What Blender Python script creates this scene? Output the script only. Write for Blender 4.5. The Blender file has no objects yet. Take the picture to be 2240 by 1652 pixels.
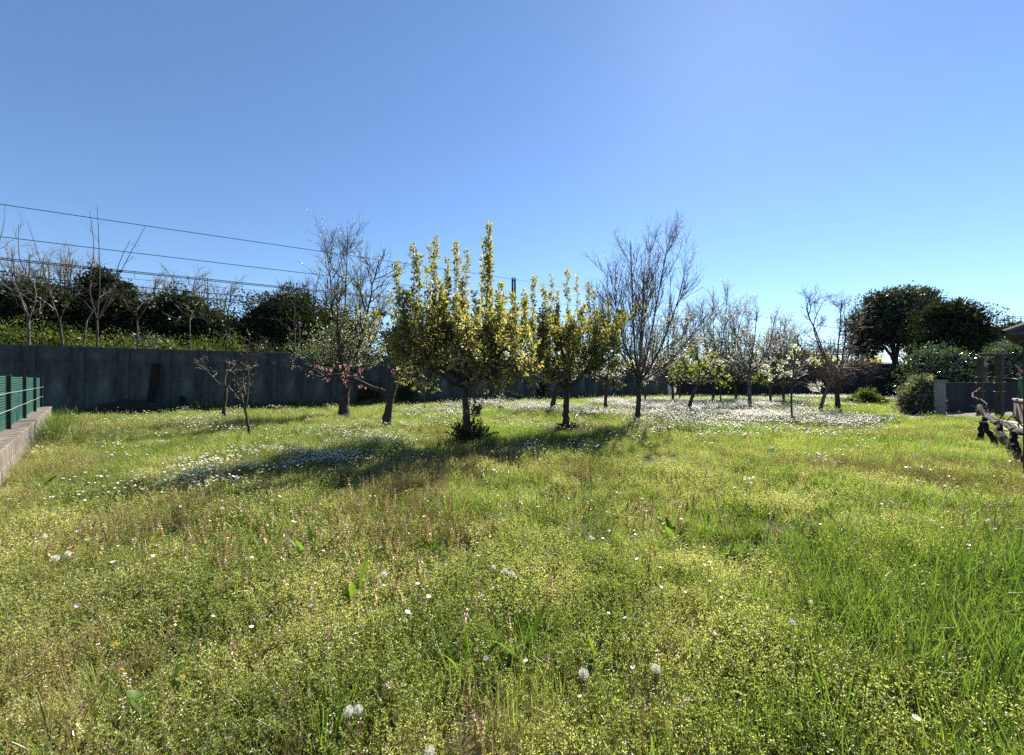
import bpy, math
import numpy as np
from mathutils import Vector, Matrix

# ------------------------------------------------------------------ camera, sky, sun, exposure
SC = bpy.context.scene
COL = SC.collection
F, CX, HY, EYE = 844.0, 1120.0, 832.0, 1.55       # focal length and horizon of a 2240 px wide frame, eye height
SUN_AZ, SUN_EL = math.radians(30.1), math.radians(40.6)   # azimuth measured from +Y towards +X

cam_d = bpy.data.cameras.new('camera'); cam = bpy.data.objects.new('camera', cam_d); COL.objects.link(cam)
cam.location = (0, 0, EYE); cam.rotation_euler = (math.radians(90), 0, 0)
cam_d.sensor_width = 36.0; cam_d.lens = 36.0 * F / 2240.0; cam_d.shift_y = 6.0 / 2240.0
cam_d.clip_start = 0.05; cam_d.clip_end = 3000
SC.camera = cam

world = bpy.data.worlds.new('World'); SC.world = world; world.use_nodes = True
wn, wl = world.node_tree.nodes, world.node_tree.links
for n in list(wn): wn.remove(n)
sky = wn.new('ShaderNodeTexSky'); sky.sky_type = 'NISHITA'; sky.sun_disc = False
sky.sun_elevation = SUN_EL; sky.sun_rotation = SUN_AZ
sky.altitude = 100; sky.air_density = 1.0; sky.dust_density = 0.055; sky.ozone_density = 6.0
bg = wn.new('ShaderNodeBackground'); bg.inputs['Strength'].default_value = 0.055
wo = wn.new('ShaderNodeOutputWorld')
wl.new(sky.outputs[0], bg.inputs[0]); wl.new(bg.outputs[0], wo.inputs[0])

sd = Vector((math.sin(SUN_AZ) * math.cos(SUN_EL), math.cos(SUN_AZ) * math.cos(SUN_EL), math.sin(SUN_EL)))
sun_d = bpy.data.lights.new('sun', 'SUN'); sun = bpy.data.objects.new('sun', sun_d); COL.objects.link(sun)
sun_d.energy = 5.0; sun_d.angle = math.radians(0.53); sun_d.color = (1.0, 0.94, 0.82)
sun.rotation_euler = (-sd).to_track_quat('-Z', 'Y').to_euler(); sun.location = (20, 30, 40)

vs = SC.view_settings
vs.view_transform = 'Standard'; vs.look = 'None'; vs.exposure = 1.66; vs.gamma = 1.0; vs.use_curve_mapping = False
SC.cycles.max_bounces = 4; SC.cycles.diffuse_bounces = 2; SC.cycles.glossy_bounces = 2; SC.cycles.transmission_bounces = 2; SC.cycles.transparent_max_bounces = 4
SC.cycles.use_denoising = False
SC.cycles.caustics_reflective = False; SC.cycles.caustics_refractive = False

# ------------------------------------------------------------------ helpers
def hump(x, y):
    return 0.025 * np.sin(0.9 * x + 0.4) * np.cos(0.7 * y) + 0.02 * np.sin(2.3 * x + 1.7 * y)
def G(px, py):                                       # where a spot of the meadow lies
    d = F * EYE / (py - HY); return np.array([(px - CX) / F * d, d, 0.0])
def P(px, py, d):
    return np.array([(px - CX) / F * d, d, EYE + (HY - py) / F * d])
def nrm(v):
    return v / np.maximum(np.linalg.norm(v, axis=-1, keepdims=True), 1e-9)

def tag(o, label=None, cat=None, group=None, kind=None):
    if label: o['label'] = label
    if cat: o['category'] = cat
    if group: o['group'] = group
    if kind: o['kind'] = kind
    return o
def empty(name, loc=(0, 0, 0), rz=0.0, parent=None):
    o = bpy.data.objects.new(name, None); COL.objects.link(o); o.location = tuple(float(v) for v in loc)
    o.rotation_euler = (0, 0, rz); o.empty_display_size = 0.2
    if parent: o.parent = parent
    return o
def thing(name, loc, label, cat, group=None, rz=0.0):
    return tag(empty(name, loc, rz), label, cat, group)

class Buf:
    """collects faces for one mesh; local origin is subtracted when built"""
    def __init__(s): s.v = []; s.f3 = []; s.m3 = []; s.f4 = []; s.m4 = []; s.n = 0
    def add(s, v, f, mat=0):
        v = np.asarray(v, float).reshape(-1, 3); f = np.asarray(f, int) + s.n
        if f.shape[1] == 3: s.f3.append(f); s.m3.append(np.full(len(f), mat))
        else: s.f4.append(f); s.m4.append(np.full(len(f), mat))
        s.v.append(v); s.n += len(v)
    def mesh(s, name, mats, origin=(0, 0, 0), smooth=False):
        me = bpy.data.meshes.new(name)
        v = (np.concatenate(s.v) if s.v else np.zeros((0, 3))) - np.asarray(origin, float)
        f3 = np.concatenate(s.f3) if s.f3 else np.zeros((0, 3), int); f4 = np.concatenate(s.f4) if s.f4 else np.zeros((0, 4), int)
        m = np.concatenate((s.m3 if s.m3 else [np.zeros(0)]) + (s.m4 if s.m4 else [np.zeros(0)])).astype(np.int32)
        me.vertices.add(len(v)); me.vertices.foreach_set('co', v.astype(np.float32).ravel())
        lv = np.concatenate([f3.ravel(), f4.ravel()]).astype(np.int32)
        me.loops.add(len(lv)); me.loops.foreach_set('vertex_index', lv)
        tot = np.concatenate([np.full(len(f3), 3), np.full(len(f4), 4)]).astype(np.int32)
        me.polygons.add(len(tot)); me.polygons.foreach_set('loop_start', (np.cumsum(tot) - tot).astype(np.int32))
        me.polygons.foreach_set('material_index', m)
        me.polygons.foreach_set('use_smooth', np.full(len(tot), smooth))
        for x in (mats if isinstance(mats, (list, tuple)) else [mats]): me.materials.append(x)
        me.update(calc_edges=True); me.validate()
        return me
    def obj(s, name, mats, parent=None, origin=None, smooth=False, local=False):
        """vertices are in world space unless local"""
        org = (0, 0, 0)
        if parent is not None and not local:
            org = parent_world(parent)
        elif origin is not None: org = origin
        o = bpy.data.objects.new(name, s.mesh(name, mats, org, smooth)); COL.objects.link(o)
        if parent is not None: o.parent = parent
        elif origin is not None: o.location = tuple(float(q) for q in origin)
        return o
def parent_world(p):
    loc = Vector((0, 0, 0))
    while p is not None: loc = loc + p.location; p = p.parent
    return tuple(loc)

CUBE_V = np.array([[x, y, z] for x in (-.5, .5) for y in (-.5, .5) for z in (-.5, .5)])
CUBE_F = np.array([[0, 1, 3, 2], [4, 6, 7, 5], [0, 4, 5, 1], [2, 3, 7, 6], [0, 2, 6, 4], [1, 5, 7, 3]])
def box(b, c, size, rz=0.0, mat=0, rng=None, jit=0.0, ry=0.0):
    v = CUBE_V * np.asarray(size, float)
    if rng is not None: v = v + rng.normal(0, jit, v.shape)
    if ry: v = v @ np.array(Matrix.Rotation(ry, 3, 'Y')).T
    v = v @ np.array(Matrix.Rotation(rz, 3, 'Z')).T + np.asarray(c, float)
    b.add(v, CUBE_F, mat)
def bevbox(b, c, size, rz=0.0, mat=0, bev=0.01):
    """box with chamfered edges"""
    s = np.asarray(size, float) / 2; vs, idx = [], {}
    for sx in (-1, 1):
        for sy in (-1, 1):
            for sz in (-1, 1):
                for ax in range(3):
                    p = np.array([sx, sy, sz]) * (s - bev); p[ax] = (sx, sy, sz)[ax] * s[ax]
                    idx[(sx, sy, sz, ax)] = len(vs); vs.append(p)
    q, t = [], []
    for ax in range(3):
        o1, o2 = [k for k in range(3) if k != ax]
        for sg in (-1, 1):
            ring = []
            for a, bb in ((-1, -1), (1, -1), (1, 1), (-1, 1)):
                k = [0, 0, 0]; k[ax] = sg; k[o1] = a; k[o2] = bb; ring.append(idx[(*k, ax)])
            q.append(ring)
        for a in (-1, 1):
            for bb in (-1, 1):
                k0 = [0, 0, 0]; k0[o1] = a; k0[o2] = bb; k1 = list(k0); k0[ax] = -1; k1[ax] = 1
                q.append([idx[(*k0, o1)], idx[(*k1, o1)], idx[(*k1, o2)], idx[(*k0, o2)]])
    for sx in (-1, 1):
        for sy in (-1, 1):
            for sz in (-1, 1): t.append([idx[(sx, sy, sz, a)] for a in range(3)])
    v = np.array(vs) @ np.array(Matrix.Rotation(rz, 3, 'Z')).T + np.asarray(c, float)
    n0 = b.n; b.add(v, q, mat); b.f3.append(np.array(t) + n0); b.m3.append(np.full(len(t), mat))

def tubes(b, paths, radii, sides=5, mat=0, rng=None, rough=0.0, cap=False):
    """paths (N,S,3), radii (N,S): one tube for each path"""
    paths = np.asarray(paths, float); radii = np.asarray(radii, float)
    if paths.ndim == 2: paths = paths[None]; radii = radii[None]
    N, S, _ = paths.shape
    t = np.empty_like(paths); t[:, 1:-1] = paths[:, 2:] - paths[:, :-2]; t[:, 0] = paths[:, 1] - paths[:, 0]; t[:, -1] = paths[:, -1] - paths[:, -2]
    t = nrm(t); mean = nrm(t.mean(1)); ref = np.where(np.abs(mean[:, 2:3]) < 0.8, np.array([0, 0, 1.0]), np.array([1.0, 0, 0]))[:, None, :]
    u = nrm(np.cross(t, np.broadcast_to(ref, t.shape))); w = np.cross(t, u)
    a = np.arange(sides) * 2 * np.pi / sides
    rr = radii[:, :, None]
    if rng is not None and rough > 0: rr = rr * (1 + rng.normal(0, rough, (N, S, sides)))
    v = paths[:, :, None, :] + (rr * np.cos(a))[..., None] * u[:, :, None, :] + (rr * np.sin(a))[..., None] * w[:, :, None, :]
    i = np.arange(N * S * sides).reshape(N, S, sides); j = np.roll(i, -1, axis=2)
    f = np.stack([i[:, :-1], j[:, :-1], j[:, 1:], i[:, 1:]], -1).reshape(-1, 4)
    n0 = b.n; b.add(v.reshape(-1, 3), f, mat)
    if cap:
        for k in range(N):
            for s in (0, S - 1):
                c = paths[k, s]; ring = i[k, s] + n0; b.v.append(c[None]); ci = b.n; b.n += 1
                ff = np.stack([ring, np.roll(ring, -1), np.full(sides, ci)], -1); b.f3.append(ff); b.m3.append(np.full(sides, mat))

def grow(rng, p, d, L, S, wander=0.15, up=0.0, side=None):
    p = np.array(p, float).reshape(-1, 3); d = nrm(np.array(d, float).reshape(-1, 3)); L = np.broadcast_to(np.asarray(L, float), (len(p),))
    out = [p]
    for _ in range(S - 1):
        d = nrm(d + rng.normal(0, wander, d.shape) + np.array([0, 0, up]))
        p = p + d * (L / (S - 1))[:, None]; out.append(p)
    return np.stack(out, 1)
def along(paths, t):
    """points and tangents at parameters t (N,k) of paths (N,S,3)"""
    N, S, _ = paths.shape; x = np.clip(t * (S - 1), 0, S - 1.001); i = x.astype(int); fr = (x - i)[..., None]
    n = np.arange(N)[:, None]; a, bq = paths[n, i], paths[n, i + 1]
    return a + (bq - a) * fr, nrm(bq - a)
def spread_dirs(rng, d, ang):
    """directions at angle ang (radians, array) from d"""
    r = rng.normal(size=d.shape); r = nrm(r - (r * d).sum(-1, keepdims=True) * d); ang = np.asarray(ang)[..., None]
    return nrm(d * np.cos(ang) + r * np.sin(ang))
def smooth_path(pts, n):
    """Catmull-Rom through the points"""
    pts = np.asarray(pts, float); e = np.vstack([2 * pts[0] - pts[1], pts, 2 * pts[-1] - pts[-2]]); out = []
    m = len(pts) - 1
    for x in np.linspace(0, m, n):
        i = min(int(x), m - 1); t = x - i; a, b_, c, d = e[i:i + 4]
        out.append(.5 * ((2 * b_) + (c - a) * t + (2 * a - 5 * b_ + 4 * c - d) * t * t + (3 * b_ - a - 3 * c + d) * t ** 3))
    return np.array(out)

def leaves(b, rng, p, d, length, width, mat=0, fold=0.25, fine=False, curl=0.0):
    """a leaf at each p pointing along d: two folded halves"""
    N = len(p); d = nrm(d); r = rng.normal(size=d.shape); u = nrm(np.cross(d, r)); w = np.cross(d, u)
    L = np.broadcast_to(np.asarray(length, float), (N,))[:, None]; W = np.broadcast_to(np.asarray(width, float), (N,))[:, None]
    if not fine:
        base = p; tip = p + d * L - w * L * curl; l = p + d * L * .45 + u * W * .5 + w * W * fold; q = p + d * L * .45 - u * W * .5 + w * W * fold
        v = np.stack([base, l, tip, q], 1); k = np.arange(N)[:, None] * 4
        f = np.concatenate([k + np.array([[0, 1, 2]]), k + np.array([[0, 2, 3]])]); b.add(v.reshape(-1, 3), f, mat)
    else:
        base = p; mid = p + d * L * .5; tip = p + d * L * .97 - w * L * curl
        l1 = p + d * L * .28 + u * W * .46 + w * W * fold; l2 = p + d * L * .66 + u * W * .4 + w * W * fold - w * L * curl * .4
        q1 = p + d * L * .28 - u * W * .46 + w * W * fold; q2 = p + d * L * .66 - u * W * .4 + w * W * fold - w * L * curl * .4
        v = np.stack([base, l1, l2, tip, q2, q1, mid], 1); k = np.arange(N)[:, None] * 7
        f = np.concatenate([k + np.array([t]) for t in ([0, 1, 6], [1, 2, 6], [2, 3, 6], [3, 4, 6], [4, 5, 6], [5, 0, 6])]); b.add(v.reshape(-1, 3), f, mat)
def blades(b, rng, p, d, length, width, bend, mat=0, S=4):
    """grass blades: tapering strips that bend over"""
    N = len(p); d = nrm(d); az = rng.uniform(0, 2 * np.pi, N); out = np.stack([np.cos(az), np.sin(az), np.zeros(N)], 1)
    side = np.stack([-np.sin(az), np.cos(az), np.zeros(N)], 1); L = np.asarray(length)[:, None]; W = np.asarray(width)[:, None]; B = np.asarray(bend)[:, None]
    vs = []
    for s in range(S):
        t = s / S; c = p + d * L * t + out * L * B * t * t - np.array([0, 0, 1]) * L * B * .45 * t ** 3; ww = W * (1 - t * .55) * (.7 if s == 0 else 1)
        vs += [c + side * ww / 2, c - side * ww / 2]
    vs.append(p + d * L + out * L * B - np.array([0, 0, 1]) * L * B * .45)
    v = np.stack(vs, 1); M = 2 * S + 1; k = np.arange(N)[:, None] * M; n0 = b.n
    q = np.concatenate([k + np.array([[2 * s, 2 * s + 1, 2 * s + 3, 2 * s + 2]]) for s in range(S - 1)])
    b.add(v.reshape(-1, 3), q, mat); b.f3.append(k + np.array([[2 * S - 2, 2 * S - 1, 2 * S]]) + n0); b.m3.append(np.full(N, mat))
def florets(b, rng, p, n, r, mat=0, k=5, cup=0.25):
    """small open flowers: k petals round each p, facing n"""
    N = len(p); n = nrm(n); q = rng.normal(size=n.shape); u = nrm(np.cross(n, q)); w = np.cross(n, u); R = np.broadcast_to(np.asarray(r, float), (N,))[:, None]
    vs = [p]
    for i in range(2 * k):
        a = np.pi * i / k; rr = R * (1.0 if i % 2 == 0 else .62); vs.append(p + (u * np.cos(a) + w * np.sin(a)) * rr + n * R * cup)
    v = np.stack(vs, 1); kk = np.arange(N)[:, None] * (2 * k + 1)
    f = np.concatenate([kk + np.array([[0, 1 + i, 1 + (i + 1) % (2 * k)]]) for i in range(2 * k)]); b.add(v.reshape(-1, 3), f, mat)

# ------------------------------------------------------------------ materials
def newmat(name):
    m = bpy.data.materials.new(name); m.use_nodes = True; nt = m.node_tree
    for n in list(nt.nodes): nt.nodes.remove(n)
    return m, nt, nt.nodes.new('ShaderNodeOutputMaterial')
def ramp(nt, stops):
    r = nt.nodes.new('ShaderNodeValToRGB'); e = r.color_ramp.elements
    while len(e) < len(stops): e.new(0.5)
    for k, (pos, c) in enumerate(stops): e[k].position = pos; e[k].color = (*c, 1)
    return r
def leafmat(name, cols, trans=0.5, gloss=0.06, rough=0.35, inst=0.0, tcol=(2.1, 2.0, .9), patch=None):
    """thin leaf: reflects, glows when lit from behind, slight sheen; colour differs from leaf to leaf"""
    m, nt, out = newmat(name); N, L = nt.nodes.new, nt.links.new
    geo = N('ShaderNodeNewGeometry'); rp = ramp(nt, [(i / max(1, len(cols) - 1), c) for i, c in enumerate(cols)])
    val = geo.outputs['Random Per Island']
    if inst > 0:
        oi = N('ShaderNodeObjectInfo'); mx = N('ShaderNodeMix'); mx.inputs[0].default_value = inst
        L(val, mx.inputs[2]); L(oi.outputs['Random'], mx.inputs[3]); val = mx.outputs[0]
    if patch:
        tc = N('ShaderNodeNewGeometry'); nz = N('ShaderNodeTexNoise'); nz.inputs['Scale'].default_value = patch[0]; nz.inputs['Detail'].default_value = 4
        L(tc.outputs['Position'], nz.inputs['Vector']); mr = N('ShaderNodeMapRange'); mr.inputs[1].default_value = .38; mr.inputs[2].default_value = .62
        L(nz.outputs[0], mr.inputs[0]); mx2 = N('ShaderNodeMix'); mx2.inputs[0].default_value = patch[1]; L(val, mx2.inputs[2]); L(mr.outputs[0], mx2.inputs[3]); val = mx2.outputs[0]
    L(val, rp.inputs[0])
    df = N('ShaderNodeBsdfDiffuse'); tr = N('ShaderNodeBsdfTranslucent'); gl = N('ShaderNodeBsdfGlossy'); gl.inputs['Roughness'].default_value = rough
    gl.inputs['Color'].default_value = (1, 1, .95, 1)
    tm = N('ShaderNodeMix'); tm.data_type = 'RGBA'; tm.blend_type = 'MULTIPLY'; tm.inputs[0].default_value = 1; tm.inputs[7].default_value = (*tcol, 1)
    L(rp.outputs[0], df.inputs[0]); L(rp.outputs[0], tm.inputs[6]); L(tm.outputs[2], tr.inputs[0])
    a = N('ShaderNodeMixShader'); a.inputs[0].default_value = trans; L(df.outputs[0], a.inputs[1]); L(tr.outputs[0], a.inputs[2])
    g = N('ShaderNodeMixShader'); g.inputs[0].default_value = gloss; L(a.outputs[0], g.inputs[1]); L(gl.outputs[0], g.inputs[2])
    L(g.outputs[0], out.inputs[0]); return m
def surfmat(name, stops, scale=4.0, detail=6, rough=0.85, bump=0.3, stretch=(1, 1, 1), spec=0.25, second=None, metal=0.0, bscale=None):
    m, nt, out = newmat(name); N, L = nt.nodes.new, nt.links.new
    tc = N('ShaderNodeTexCoord'); mp = N('ShaderNodeMapping'); mp.inputs['Scale'].default_value = stretch; L(tc.outputs['Object'], mp.inputs[0])
    nz = N('ShaderNodeTexNoise'); nz.inputs['Scale'].default_value = scale; nz.inputs['Detail'].default_value = detail; nz.inputs['Roughness'].default_value = .62
    L(mp.outputs[0], nz.inputs['Vector']); rp = ramp(nt, stops); L(nz.outputs[0], rp.inputs[0]); col = rp.outputs[0]
    if second:
        n2 = N('ShaderNodeTexNoise'); n2.inputs['Scale'].default_value = second[0]; n2.inputs['Detail'].default_value = 4; mp2 = N('ShaderNodeMapping'); mp2.inputs['Scale'].default_value = second[1]
        L(tc.outputs['Object'], mp2.inputs[0]); L(mp2.outputs[0], n2.inputs['Vector']); r2 = ramp(nt, second[2]); L(n2.outputs[0], r2.inputs[0])
        mx = N('ShaderNodeMix'); mx.data_type = 'RGBA'; mx.blend_type = 'MULTIPLY'; mx.inputs[0].default_value = 1; L(col, mx.inputs[6]); L(r2.outputs[0], mx.inputs[7]); col = mx.outputs[2]
    bs = N('ShaderNodeBsdfPrincipled'); bs.inputs['Roughness'].default_value = rough; bs.inputs['Specular IOR Level'].default_value = spec; bs.inputs['Metallic'].default_value = metal
    L(col, bs.inputs['Base Color'])
    if bump:
        nb = nz
        if bscale:
            nb = N('ShaderNodeTexNoise'); nb.inputs['Scale'].default_value = bscale; nb.inputs['Detail'].default_value = 4; L(mp.outputs[0], nb.inputs['Vector'])
        bp = N('ShaderNodeBump'); bp.inputs['Strength'].default_value = bump; bp.inputs['Distance'].default_value = .02; L(nb.outputs[0], bp.inputs['Height']); L(bp.outputs[0], bs.inputs['Normal'])
    L(bs.outputs[0], out.inputs[0]); return m

M = {}
M['soil'] = surfmat('soil', [(.3, (.028, .022, .012)), (.5, (.045, .04, .017)), (.7, (.085, .07, .04))], 3.0, 8, .95, .6)
M['bark'] = surfmat('bark', [(.3, (.022, .017, .013)), (.55, (.06, .047, .036)), (.75, (.12, .10, .08))], 14, 6, .9, .8, (1, 1, .35))
M['bark_grey'] = surfmat('bark_grey', [(.3, (.05, .045, .038)), (.55, (.11, .10, .085)), (.75, (.2, .185, .16))], 16, 6, .85, .6, (1, 1, .4))
M['bark_warm'] = surfmat('bark_warm', [(.3, (.07, .05, .032)), (.55, (.16, .12, .08)), (.75, (.26, .21, .15))], 14, 6, .85, .6, (1, 1, .4))
M['twig_grey'] = surfmat('twig_grey', [(.3, (.06, .05, .042)), (.7, (.16, .135, .11))], 9, 3, .6, 0, spec=.4)
M['twig'] = surfmat('twig', [(.3, (.035, .026, .02)), (.7, (.10, .078, .06))], 9, 3, .7, 0)
M['twig_brown'] = surfmat('twig_brown', [(.3, (.06, .036, .022)), (.7, (.15, .095, .06))], 9, 3, .7, 0)
M['twig_pale'] = surfmat('twig_pale', [(.3, (.11, .09, .065)), (.7, (.26, .225, .17))], 5, 3, .65, 0)
M['pear_leaf'] = leafmat('pear_leaf', [(.06, .085, .018), (.11, .135, .032), (.18, .178, .058), (.21, .165, .065), (.15, .16, .045)], .58, .05, .4, tcol=(2.3, 2.2, 1.35))
M['plum_leaf'] = leafmat('plum_leaf', [(.07, .11, .02), (.13, .17, .035), (.2, .22, .07)], .5, .05)
M['young_leaf'] = leafmat('young_leaf', [(.09, .13, .02), (.15, .19, .03), (.22, .23, .05)], .55, .06)
M['dark_leaf'] = leafmat('dark_leaf', [(.012, .02, .008), (.02, .032, .011), (.04, .052, .016)], .16, .025, .4)
M['olive_leaf'] = leafmat('olive_leaf', [(.018, .028, .018), (.035, .048, .03), (.06, .075, .048)], .2, .05, .4)
M['grey_leaf'] = leafmat('grey_leaf', [(.05, .06, .04), (.085, .095, .065), (.13, .14, .10)], .35, .12, .3)
M['laurel_leaf'] = leafmat('laurel_leaf', [(.015, .03, .01), (.03, .055, .015), (.06, .08, .02)], .3, .16, .22)
M['hedge_leaf'] = leafmat('hedge_leaf', [(.03, .05, .01), (.055, .08, .015), (.09, .11, .022)], .38, .03, .4)
M['yellow_leaf'] = leafmat('yellow_leaf', [(.10, .12, .02), (.18, .19, .03), (.28, .2, .03)], .5, .05)
M['far_leaf'] = leafmat('far_leaf', [(.04, .07, .045), (.06, .09, .05)], .35, .03)
M['dry_leaf'] = leafmat('dry_leaf', [(.12, .085, .035), (.2, .15, .06), (.16, .16, .05)], .45, .05, tcol=(1.2, 1.05, .7))
M['white_petal'] = leafmat('white_petal', [(.62, .62, .58), (.78, .77, .72), (.8, .78, .74)], .42, .03, tcol=(1, 1, .95))
M['cream_petal'] = leafmat('cream_petal', [(.5, .52, .38), (.68, .68, .56), (.75, .73, .65)], .42, .03, tcol=(1, 1, .9))
M['pink_petal'] = leafmat('pink_petal', [(.5, .16, .24), (.62, .27, .34), (.7, .42, .46)], .45, .03, tcol=(1.1, .9, .95))
M['weed_leaf'] = leafmat('weed_leaf', [(.055, .095, .02), (.118, .16, .04), (.2, .228, .072), (.29, .295, .13), (.41, .38, .22)], .6, .03, .4, inst=.45, tcol=(2.25, 2.3, 1.4), patch=(1.0, .5))
M['weed_stem'] = leafmat('weed_stem', [(.12, .13, .03), (.22, .19, .07), (.30, .24, .12)], .35, .04, .4, inst=.3, tcol=(1.6, 1.4, .9))
M['grass'] = leafmat('grass', [(.038, .075, .014), (.062, .108, .02), (.11, .148, .036)], .52, .018, .4, inst=.4, tcol=(1.9, 1.85, .95), patch=(.4, .3))
M['lawn'] = leafmat('lawn', [(.06, .11, .018), (.105, .16, .028), (.165, .2, .048), (.24, .235, .09)], .54, .03, .4, inst=.4, tcol=(2.1, 2.15, 1.1), patch=(.5, .45))
M['dry_stem'] = leafmat('dry_stem', [(.2, .145, .065), (.32, .245, .125), (.43, .35, .2)], .35, .04, .4, inst=.4, tcol=(1.7, 1.5, 1.1))
M['nettle_low'] = leafmat('nettle_low', [(.2, .2, .06), (.32, .29, .11), (.4, .34, .16)], .5, .06, .4, tcol=(1.7, 1.5, .9))
M['nettle_top'] = leafmat('nettle_top', [(.2, .12, .09), (.26, .17, .13), (.33, .25, .15)], .45, .05, .4, tcol=(1.15, 1, .8))
M['broad_leaf'] = leafmat('broad_leaf', [(.05, .10, .015), (.085, .14, .022)], .5, .008, .45)
M['yellow'] = leafmat('yellow', [(.5, .43, .02), (.6, .52, .03)], .3, .03, tcol=(1, .9, .4))
M['daisy_white'] = leafmat('daisy_white', [(.72, .71, .68), (.82, .81, .79)], .35, .04, tcol=(1, 1, .96))
M['fluff'] = leafmat('fluff', [(.7, .69, .64), (.82, .81, .78)], .5, .02, tcol=(1, 1, .95))
M['concrete'] = surfmat('concrete', [(.3, (.054, .062, .062)), (.55, (.094, .104, .102)), (.75, (.148, .155, .146))], 2.5, 8, .9, .35, (1, 1, .6), .2,
                        (1.3, (1.6, 1.6, .22), [(.34, (.3, .34, .37)), (.62, (1.15, 1.12, 1.05))]), bscale=40)
M['old_concrete'] = surfmat('old_concrete', [(.3, (.08, .068, .057)), (.5, (.15, .13, .11)), (.72, (.25, .225, .195))], 6, 8, .92, .6, (1, 1, .4), .2,
                            (5, (2.2, 2.2, .25), [(.35, (.5, .47, .44)), (.6, (1, 1, 1))]), bscale=45)
M['render_grey'] = surfmat('render_grey', [(.3, (.03, .031, .034)), (.7, (.05, .05, .052))], 3, 7, .9, .2, (1, 1, .6), .2, (2, (1, 1, .3), [(.35, (.62, .62, .62)), (.6, (1, 1, 1))]))
M['pillar'] = surfmat('pillar', [(.3, (.2, .185, .155)), (.7, (.31, .29, .25))], 7, 7, .9, .3)
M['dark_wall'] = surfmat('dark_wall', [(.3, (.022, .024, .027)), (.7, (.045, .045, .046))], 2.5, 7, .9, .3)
M['green_metal'] = surfmat('green_metal', [(.3, (.01, .022, .02)), (.7, (.018, .034, .03))], 10, 3, .5, .05)
M['screen'] = leafmat('screen', [(.03, .09, .075), (.045, .12, .10), (.038, .105, .088)], .45, .03, .4, inst=.6, tcol=(.9, 1.3, 1.25))
M['net'] = leafmat('net', [(.02, .09, .06), (.03, .12, .08)], .4, .05, .4, tcol=(.9, 1.1, 1.05))
M['wire'] = surfmat('wire', [(.3, (.02, .02, .022)), (.7, (.04, .04, .04))], 5, 2, .5, 0)
M['zinc'] = surfmat('zinc', [(.3, (.35, .35, .34)), (.7, (.5, .5, .48))], 20, 3, .45, 0, metal=.6)
M['old_wood'] = surfmat('old_wood', [(.3, (.03, .026, .02)), (.55, (.07, .06, .046)), (.75, (.12, .105, .08))], 10, 7, .88, .6, (3, 3, .3))
M['black_wood'] = surfmat('black_wood', [(.3, (.008, .007, .006)), (.7, (.022, .018, .014))], 9, 6, .9, .5, (2, 2, .3))
M['paving'] = surfmat('paving', [(.3, (.08, .064, .05)), (.6, (.13, .11, .09)), (.8, (.2, .175, .145))], 5, 8, .95, .5)
M['gravel'] = surfmat('gravel', [(.3, (.25, .22, .17)), (.7, (.42, .38, .31))], 30, 6, .95, .5)
M['tile'] = surfmat('tile', [(.3, (.05, .045, .04)), (.7, (.11, .095, .08))], 8, 5, .8, .3)
M['brick_red'] = surfmat('brick_red', [(.3, (.12, .055, .04)), (.7, (.2, .10, .075))], 5, 5, .9, .2)
M['plaster'] = surfmat('plaster', [(.3, (.26, .22, .17)), (.7, (.36, .31, .25))], 2, 6, .9, .1)
M['white_board'] = surfmat('white_board', [(.3, (.55, .58, .62)), (.7, (.72, .75, .78))], 2, 4, .6, .05)
M['glass_dark'] = surfmat('glass_dark', [(.3, (.01, .012, .015)), (.7, (.02, .022, .026))], 2, 2, .08, 0, spec=.6)
M['compost'] = surfmat('compost', [(.3, (.012, .010, .008)), (.7, (.04, .032, .024))], 9, 8, .95, .9)

# ------------------------------------------------------------------ the setting
R = np.random.default_rng(7)
def sheet(name, xs, ys, z, mat, kind='structure'):
    X, Y = np.meshgrid(xs, ys, indexing='ij'); Z = z(X, Y) if callable(z) else np.full_like(X, z)
    n, m = len(xs), len(ys); i = np.arange(n * m).reshape(n, m)
    f = np.stack([i[:-1, :-1], i[1:, :-1], i[1:, 1:], i[:-1, 1:]], -1).reshape(-1, 4)
    b = Buf(); b.add(np.stack([X, Y, Z], -1), f); o = b.obj(name, mat, smooth=True)
    return tag(o, kind=kind) if kind else o
near = np.linspace(-48, 48, 241)
xs = np.concatenate([[-900, -300, -120], near, [120, 300, 900]])
ys = np.concatenate([[-300, -60, -12], np.linspace(-6, 60, 166), [90, 200, 600, 1500]])
sheet('ground', xs, ys, lambda x, y: np.where((np.abs(x) < 49) & (y > -7) & (y < 61), hump(x, y), 0.0), M['soil'])

# concrete wall along the railway: panels with recessed joints
WD = np.array([math.cos(math.radians(29.7)), math.sin(math.radians(29.7)), 0.0]); WN = np.array([WD[1], -WD[0], 0.0]); WA = math.radians(29.7)
W0 = np.array([-19.8, 16.4, 0.0]) - WD * 9.0; WH = 3.03; WLEN = 49.4
wall = thing('concrete_wall', W0, 'long shaded grey concrete panel wall behind the orchard, running from the left edge', 'wall')
pw = 1.45; b = Buf(); bevbox(b, (0, 0, 0), (pw - .010, .16, WH + .3), WA, 0, .006); pm = b.mesh('panel', M['concrete'])
npan = int(WLEN / pw)
for k in range(npan):
    o = bpy.data.objects.new('panel', pm); COL.objects.link(o); o.parent = wall
    c = WD * (pw * (k + .5)) - WN * (.08 + .004 * math.sin(k * 2.1)); o.location = (c[0], c[1], (WH - .3) / 2 + .006 * math.sin(k * 1.3))
b = Buf(); c = W0 + WD * npan * pw / 2 - WN * .09; box(b, (c[0], c[1], (WH - .35) / 2), (npan * pw - .02, .08, WH + .15), WA)
b.obj('joint_core', M['dark_wall'], wall)
CORNER = W0 + WD * npan * pw

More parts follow.
